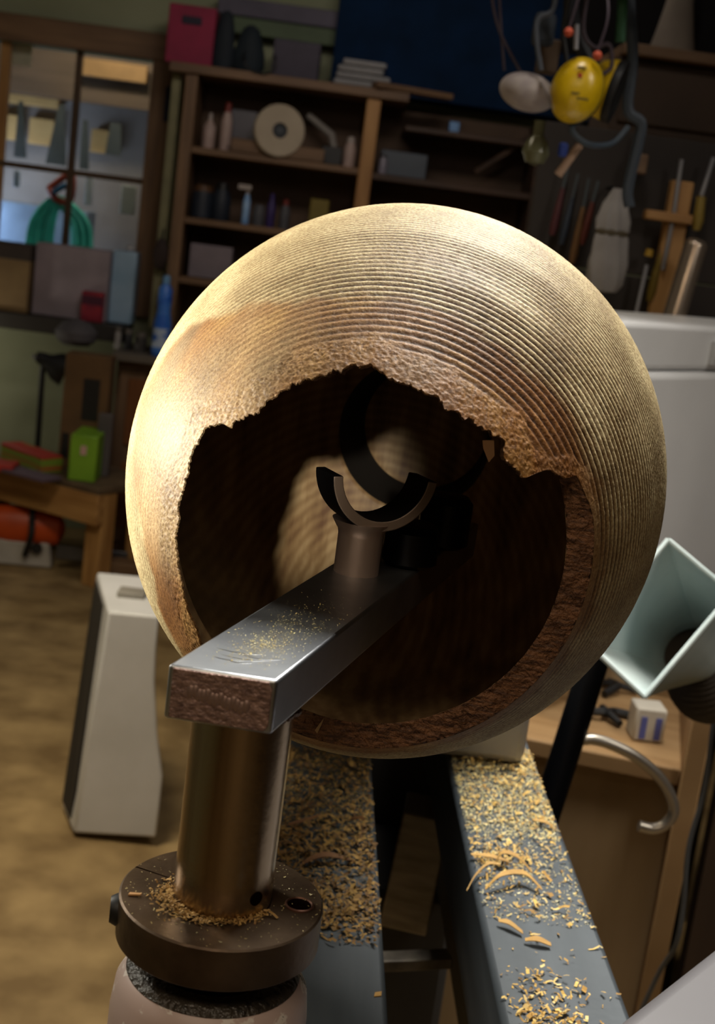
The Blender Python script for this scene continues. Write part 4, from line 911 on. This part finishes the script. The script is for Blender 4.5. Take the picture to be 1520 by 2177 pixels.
MB().lathe([(.0215, bh - .012), (.0215, bh - .0012), (.0225, bh), (.0270, bh - .0005), (.0315, bh - .003), (.0345, bh - .0085), (.0356, bh - .018), (.036, bh - .05), (.036, .022)], 72, close=False).build('socket', chip_m, bj)
gr_m = M('black_grease', '0e0c0a', .35, col2='3a342c', scale=(350, 350, 350), fac=(.55, .72), bump=.5, bscale=500)
MB().lathe([(.0177, bh - .004), (.0225, bh + .0004), (.0272, bh + .0002), (.0302, bh - .0010), (.0312, bh - .0024)], 72, close=False).build('greasy_ring', gr_m, bj)
MB().box((.02, .0, .011), (.18, .08, .0218)).build('foot', white, bj, .004)

# ------------------------------------------------------------------ white housing near the camera, bottom right
w0, w1 = PZ(1290, 2177, 1.0), PZ(1520, 2000, 1.0)
wd_ = nrm(w1 - w0); wa = math.atan2(wd_[1], wd_[0])
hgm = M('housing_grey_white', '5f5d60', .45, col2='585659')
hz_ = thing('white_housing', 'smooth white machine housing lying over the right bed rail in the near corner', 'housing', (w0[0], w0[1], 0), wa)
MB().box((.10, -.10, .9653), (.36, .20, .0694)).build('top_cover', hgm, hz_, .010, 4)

# ------------------------------------------------------------------ dust hood, crate, pole, hook, cable at the right
galv = M('galvanised_sheet', 'd3dedc', .32, .1, col2='b9c9c9', scale=(12, 12, 12), bump=.05, bscale=80)
HYh = 1.16
A4 = [P(1420, 1148, HYh + .02), P(1243, 1362, HYh - .03), P(1370, 1482, HYh - .05), P(1556, 1262, HYh)]
cen = sum(A4) / 4
thr = P(1470, 1385, HYh + .11); rth = .030
fn = nrm(thr - cen)
duct = thing('dust_hood', 'pale galvanised sheet metal dust hood with flared square mouth', 'dust hood', tuple(cen))
for k in range(4):
    p, q = A4[k] - cen, A4[(k + 1) % 4] - cen
    T, _ = along(tuple(thr - cen), tuple(thr - cen + fn))
    # square mouth to a round throat, eight strips a side
    vs = []; fs = []
    e1 = nrm(np.cross(fn, (0, 0, 1))); e2 = np.cross(fn, e1)
    def ang_of(v): return math.atan2(v @ e2, v @ e1)
    ap, aq = ang_of(p), ang_of(q)
    while aq - ap > math.pi: aq -= 2 * math.pi
    while aq - ap < -math.pi: aq += 2 * math.pi
    for s_ in range(9):
        f = s_ / 8; m_ = p + (q - p) * f; a_ = ap + (aq - ap) * f
        t_ = thr - cen + (e1 * math.cos(a_) + e2 * math.sin(a_)) * rth
        out = nrm(m_) * .0016
        vs += [tuple(m_), tuple(m_ * .5 + t_ * .5), tuple(t_), tuple(m_ + out), tuple(m_ * .5 + t_ * .5 + out), tuple(t_ + out)]
    for s_ in range(8):
        a_, b2 = s_ * 6, s_ * 6 + 6
        fs += [(a_, a_ + 1, b2 + 1, b2), (a_ + 1, a_ + 2, b2 + 2, b2 + 1), (a_ + 3, b2 + 3, b2 + 4, a_ + 4), (a_ + 4, b2 + 4, b2 + 5, a_ + 5), (a_, b2, b2 + 3, a_ + 3)]
    MB().add(vs, fs).build('side_sheet', galv, duct)
rim = MB()
for k in range(4): rim.tube([tuple(A4[k] - cen), tuple(A4[(k + 1) % 4] - cen)], .0026, 8)
rim.build('rolled_rim', galv, duct)
MB().lathe([(rth, 0), (rth, .03)], 32, T, close=False).build('throat', galv, duct)
hz0 = thr + fn * .012
hpts = spline([hz0 - thr, fn * .05 + np.array((.01, 0, -.03)), np.array((.09, .10, -.07)), np.array((.22, .12, -.14)), np.array((.34, .12, -.4)), np.array((.36, .12, -thr[2] + .04))], 24)
hs_ = MB().tube(hpts, [rth * 1.12 + .0022 * math.sin(k * 2.1) for k in range(len(hpts))], 20).build('flexible_hose', M('dark_hose', '3b3228', .6), loc=tuple(thr)); tag(hs_, 'dark ribbed flexible hose running down from the dust hood', 'hose')
# black pole
pa, pb_ = P(1272, 1380, 1.26), P(1150, 1765, 1.22)
pdir = (pb_ - pa) / abs(pb_[2] - pa[2])
pf = pb_ + pdir * pb_[2]
bp_ = thing('black_pole', 'thick black steel strut slanting down behind the right bed rail', 'strut', tuple(pf))
MB().tube([(0, 0, .01), tuple(pa - pf)], size(31, pa), 24).build('strut', blacksteel, bp_)
MB().lathe([(.05, 0), (.05, .012), (.03, .02)], 28).build('foot', blacksteel, bp_)
# crate
ca = math.radians(-14); c0 = P(1128, 1564, 1.62)
CZ = c0[2]
CD = .27
cr = thing('wooden_crate', 'open fronted plywood cabinet with a dusty top shelf right of the lathe', 'cabinet', (c0[0], c0[1], 0), ca)
ply = M('plywood', 'a5845a', .7, col2='8f6e46', scale=(4, 40, 6), detail=6); plyf = M('plywood_face', 'b09672', .7, col2='967c58', scale=(12, 12, 3), detail=6)
edge = P(1475, 1530, 1.53)
wx = float((edge - c0) @ np.array((math.cos(ca), math.sin(ca), 0)))
MB().box((wx / 2 - .08, .0, CZ - .012), (wx + .16, .022, .024)).build('front_lip', ply, cr, .003)
MB().box((wx / 2 - .08, .145, CZ - .008), (wx + .16, .268, .014)).build('top_shelf', ply, cr, .002)
MB().box((wx / 2 - .08, .03, (CZ - .03) / 2), (wx + .16, .018, CZ - .03)).build('front_panel', plyf, cr, .002)
MB().box((wx + .013, .13, (edge[2] - .0) / 2), (.026, .30, edge[2])).build('side_panel', ply, cr, .002)
MB().box((-.16, .14, CZ / 2 - .01), (.02, .26, CZ - .02)).build('side_panel', ply, cr, .002)
MB().box((wx / 2 - .08, .282, CZ / 2 + .02), (wx + .16, .012, CZ + .04)).build('back_panel', plyf, cr, .002)
cri = lambda x, y, z: tuple(np.array((c0[0], c0[1], 0)) + np.array((math.cos(ca) * x - math.sin(ca) * y, math.sin(ca) * x + math.cos(ca) * y, z)))
ib = PZ(1376, 1578, CZ)
wb_ = thing('small_white_box', 'small white box with two blue stripes standing on the cabinet shelf', 'box', (ib[0], ib[1], CZ), ca + .25)
sw_ = size(66, ib); sh_ = size(74, ib)
MB().box((0, sw_ / 2, sh_ / 2), (sw_, sw_, sh_)).build('carton', M('white_carton', 'c9c2b4', .6), wb_, .003)
for x in (-.22, .26): MB().box((sw_ * x, -.0006, sh_ * .42), (sw_ * .2, .001, sh_ * .66)).build('blue_stripe', M('blue_stripe', '5a62a8', .6), wb_)
for k, (x, y, lab) in enumerate([(1290, 1530, 'black bent tool lying on the dusty cabinet shelf'), (1310, 1470, 'dark clamp lying farther back on the cabinet shelf')]):
    p = PZ(x, y, CZ)
    o = thing('small_clamp', lab, 'clamp', (p[0], p[1], CZ), .4 + k)
    MB().tube(spline([(-.04, .02, .006), (-.01, .0, .012), (.02, .01, .007), (.045, -.01, .006)], 6), .006, 8).build('arm', black, o)
    MB().tube(spline([(.0, -.03, .006), (.0, .0, .010), (.012, .03, .006)], 6), .005, 8).build('jaw', black, o)
p = PZ(1300, 1440, CZ)
o = MB().lathe([(.018, 0), (.018, .03), (.012, .034)], 20).build('red_pot', M('red_pot', '8c1c18', .5), loc=(p[0] + .01, p[1] + .02, CZ)); tag(o, 'small red pot at the back of the cabinet shelf', 'pot')
# steel hook
hk = [(1236, 1573), (1262, 1572), (1300, 1583), (1350, 1608), (1395, 1645), (1424, 1688), (1432, 1725), (1415, 1752), (1388, 1762), (1358, 1756)]
HKY = 1.24
q = [P(x, y, HKY) for x, y in hk]; b0_ = q[0]
hk_o = thing('steel_hook', 'bent round steel bar ending in a hook beside the cabinet', 'hook', tuple(b0_))
MB().tube(spline([p - b0_ for p in q], 8), size(12, b0_), 16).build('hook_bar', M('hook_steel', 'cac2b6', .35, .75, col2='aaa296'), hk_o)
bk = P(1238, 1572, HKY)
MB().tube([(0, 0, 0), tuple(P(1226, 1576, 1.235) - b0_)], size(11, b0_), 12).build('hook_root', blacksteel, hk_o)
cord('grey_cable', 'thin grey cable hanging down at the right edge', 'cable', [(1525, 1480, .0), (1512, 1570, 0), (1498, 1680, 0), (1464, 1800, 0), (1452, 1930, 0), (1436, 2010, 0), (1400, 2070, .02), (1340, 2200, .04)], .0030, M('grey_cable', '5f6266', .5), Y=1.42)
tag(MB().box((0, 0, .45), (.5, .03, .9)).build('dark_side_board', M('brown_side_board', '4b3826', .8, **wood_z), loc=(1.02, 2.12, 0)), 'dark brown board standing behind the hanging cable', 'board')

# ------------------------------------------------------------------ shavings and dust
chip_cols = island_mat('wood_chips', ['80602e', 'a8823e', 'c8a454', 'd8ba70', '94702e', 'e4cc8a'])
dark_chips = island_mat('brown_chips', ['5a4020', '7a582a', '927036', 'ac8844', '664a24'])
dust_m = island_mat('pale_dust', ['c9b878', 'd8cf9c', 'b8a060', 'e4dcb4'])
def flakes(name, pts, smin, smax, z, mat, label, cat='shavings', lift=.004, long_=1.0):
    vs = []; fs = []
    for x, y in pts:
        s = random.uniform(smin, smax) * (1 if random.random() < .85 else 1.6); a = random.uniform(0, 6.28); w_ = s * random.uniform(.25, .6); l_ = s * random.uniform(.8, 1.6) * long_
        tx, ty = random.uniform(-.5, .5), random.uniform(-.4, .4); cu = random.uniform(-.5, .8) * l_ * .4; zz_ = z + random.random() ** 2 * lift
        o_ = len(vs); ca_, sa_ = math.cos(a), math.sin(a)
        loc_ = []
        for u_ in (-1, 0, 1):
            for v_ in (-1, 1):
                lx_, ly_ = u_ * l_ / 2, v_ * w_ / 2
                loc_.append((lx_ * ca_ - ly_ * sa_, lx_ * sa_ + ly_ * ca_, lx_ * tx + ly_ * ty + (cu if u_ == 0 else 0)))
        mn = min(p_[2] for p_ in loc_)
        vs += [(x + p_[0], y + p_[1], zz_ + p_[2] - mn + .0002) for p_ in loc_]
        fs += [(o_, o_ + 2, o_ + 3, o_ + 1), (o_ + 2, o_ + 4, o_ + 5, o_ + 3)]
    me_ = bpy.data.meshes.new(name); me_.from_pydata(vs, [], fs); me_.materials.append(mat)
    o = bpy.data.objects.new(name, me_); COL.objects.link(o)
    return tag(o, label, cat, kind='stuff')
def scatter(n, fx, fy, dens):
    out = []
    while len(out) < n:
        x, y = random.uniform(*fx), random.uniform(*fy)
        if random.random() < dens(x, y): out.append((x, y))
    return out
def bump_(y, c, w_): return math.exp(-((y - c) / w_) ** 2)
yr = lambda py: PZ(1100, py, BED)[1]                            # distance along the right rail seen at this row
yl = lambda py: PZ(720, py, BED)[1]
def dens_r(x, y):
    u_ = (x - .1468) / .078
    d_ = .9 * bump_(y, yr(1610), .03) + .30 * (y > yr(1760)) * (.4 + .6 * u_) + .8 * bump_(y, yr(1830), .018) * bump_(u_, .35, .35) + .10 * (y > yr(1960)) + .4 * bump_(y, yr(2100), .02) * bump_(u_, .35, .3) + .9 * bump_(y, yr(2170), .016) * bump_(u_, .3, .25) + .02
    return min(1, d_)
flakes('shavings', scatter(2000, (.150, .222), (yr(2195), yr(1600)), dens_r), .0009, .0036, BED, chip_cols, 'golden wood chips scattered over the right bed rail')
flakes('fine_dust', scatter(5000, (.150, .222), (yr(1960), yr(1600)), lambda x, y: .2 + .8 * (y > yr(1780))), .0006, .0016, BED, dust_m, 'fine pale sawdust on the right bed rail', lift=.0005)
def dens_l(x, y):
    u_ = (x - .004) / .078
    return min(1, .35 * (y > yl(1760)) + .9 * bump_(y, yl(1930), .035) * (u_ > .1) + .75 * bump_(y, yl(1800), .03) + .01)
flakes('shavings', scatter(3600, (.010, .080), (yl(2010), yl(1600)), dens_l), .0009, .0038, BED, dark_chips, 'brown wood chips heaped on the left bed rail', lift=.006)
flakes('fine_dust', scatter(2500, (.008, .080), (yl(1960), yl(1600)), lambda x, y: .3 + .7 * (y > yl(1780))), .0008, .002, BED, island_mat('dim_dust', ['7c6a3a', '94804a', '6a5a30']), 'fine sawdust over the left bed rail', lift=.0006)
# long curled shavings that can be told apart
curl_m = M('curl_wood', 'b8924e', .75, col2='98743a', scale=(60, 60, 60)); curl_d = M('curl_wood_brown', '8a5e34', .75, col2='6e4824', scale=(60, 60, 60))
def curl(pts, w_, mat, lab, zb_=BED):
    q_ = [np.array(PZ(x, y, zb_)) + np.array((0, 0, h_)) for x, y, h_ in pts]; b_ = q_[0].copy(); b_[2] = zb_
    sp_ = spline([p_ - b_ for p_ in q_], 8); vs = []; fs = []
    for k, p_ in enumerate(sp_):
        f_ = k / (len(sp_) - 1); ww_ = w_ * (.5 + .5 * math.sin(math.pi * min(1, f_ * 1.1 + .05)))
        for dz_ in (0, .0005): vs += [(p_[0], p_[1] - ww_ / 2, p_[2] + dz_ + .0002), (p_[0], p_[1] + ww_ / 2, p_[2] + dz_ + .0006)]
    for k in range(len(sp_) - 1):
        a_, b2 = k * 4, k * 4 + 4
        fs += [(a_, b2, b2 + 1, a_ + 1), (a_ + 2, a_ + 3, b2 + 3, b2 + 2), (a_, a_ + 2, b2 + 2, b2), (a_ + 1, b2 + 1, b2 + 3, a_ + 3)]
    o_ = MB().add(vs, fs).build('wood_shaving', mat, loc=tuple(b_))
    return tag(o_, lab, 'shaving', 'long wood shavings on the bed')
curl([(1080, 1845, .004), (1040, 1832, .004), (1000, 1826, .003)], .005, curl_m, 'straight rolled shaving sticking out over the right rail edge')
curl([(1060, 1862, .008), (1035, 1860, .008), (1010, 1872, .004), (992, 1895, .0)], .003, curl_m, 'thin curved shaving drooping over the right rail edge')
curl([(1150, 1900, .003), (1110, 1880, .008), (1060, 1890, .010), (1030, 1900, .003)], .006, curl_m, 'thick curl in the pile on the right rail')
curl([(1130, 1865, .003), (1095, 1850, .010), (1062, 1842, .010), (1050, 1850, .003)], .005, curl_m, 'hooped curl behind the thick one on the right rail')
curl([(1178, 1770, .002), (1160, 1760, .004), (1130, 1752, .003)], .005, curl_m, 'short curl near the outer edge of the right rail')
curl([(1110, 1990, .002), (1080, 1975, .004), (1058, 1968, .003)], .006, curl_m, 'lone curl on the bare part of the right rail')
curl([(1170, 2016, .002), (1140, 2010, .004), (1115, 2006, .002)], .006, curl_m, 'flat curl nearer the front of the right rail')
curl([(612, 1762, .003), (650, 1755, .004), (678, 1745, .004)], .005, curl_d, 'pale pinkish shaving beside the post on the left rail')
curl([(640, 1845, .003), (690, 1835, .006), (750, 1840, .003)], .007, curl_d, 'long brown shaving across the left rail behind the collar')
curl([(745, 1750, .003), (770, 1770, .010), (762, 1800, .004)], .004, curl_d, 'upright loop of shaving near the left rail edge')
o = MB().add([(0, 0, 0), (.0032, .0006, .0002), (.0034, .0022, .0010), (.0004, .0018, .0004), (0, 0, .0006), (.0032, .0006, .0008), (.0034, .0022, .0016), (.0004, .0018, .0010)], [(0, 3, 2, 1), (4, 5, 6, 7), (0, 1, 5, 4), (1, 2, 6, 5), (2, 3, 7, 6), (3, 0, 4, 7)]).build('wood_chip', curl_m, loc=tuple(PZ(795, 2120, BED))); tag(o, 'single small chip on the bare left rail', 'chip')
o.scale = (1.3, 2.0, 1)
p = PZ(272, 1905, CT)
o = MB().add([(0, 0, .0001), (.0042, .0003, .0004), (.0046, .0014, .0004), (.0004, .0017, .0001), (0, 0, .0007), (.0042, .0003, .0010), (.0046, .0014, .0010), (.0004, .0017, .0007)], [(0, 3, 2, 1), (4, 5, 6, 7), (0, 1, 5, 4), (1, 2, 6, 5), (2, 3, 7, 6), (3, 0, 4, 7)]).build('wood_chip', M('pale_chip', 'c99a66', .8), loc=(p[0], p[1], CT)); tag(o, 'pale flat chip lying on the left of the stop collar', 'chip')
# dust ring at the foot of the post, dust on the bar
pts = []
for k in range(700):
    a_ = math.radians(random.choice([random.gauss(215, 25), random.uniform(175, 330)])); r_ = .0178 + abs(random.gauss(0, .0022)) * (1.4 if a_ < math.radians(260) else .7)
    pts.append((PX + r_ * math.cos(a_), PYc + r_ * math.sin(a_)))
flakes('sawdust_ring', pts, .0005, .0016, CT, island_mat('orange_dust', ['7c5c30', 'a07c44', 'bc9a5c', '8c6c3a']), 'ring of sawdust round the foot of the post', lift=.001)
pts = []
for k in range(260):
    a_ = random.uniform(0, 6.28); r_ = random.uniform(.019, RC - .001); pts.append((PX + r_ * math.cos(a_), PYc + r_ * math.sin(a_)))
flakes('collar_dust', pts, .0002, .0006, CT, dust_m, 'specks of pale dust on the stop collar', lift=.0001)
pts = []
while len(pts) < 1300:
    u_, v_ = random.gauss(.050, .024), random.gauss(.1, .5)
    if random.random() < .45: u_, v_ = random.gauss(.034, .010), random.gauss(.05, .3)
    if .006 < u_ < .12 and -.93 < v_ < .93:
        p = mid + dirb * u_ + ex * v_ * wl * .46; pts.append((p[0], p[1]))
flakes('bar_dust', pts, .00016, .0006, BT, dust_m, 'specks of pale sawdust on top of the tool rest bar', lift=.0002)
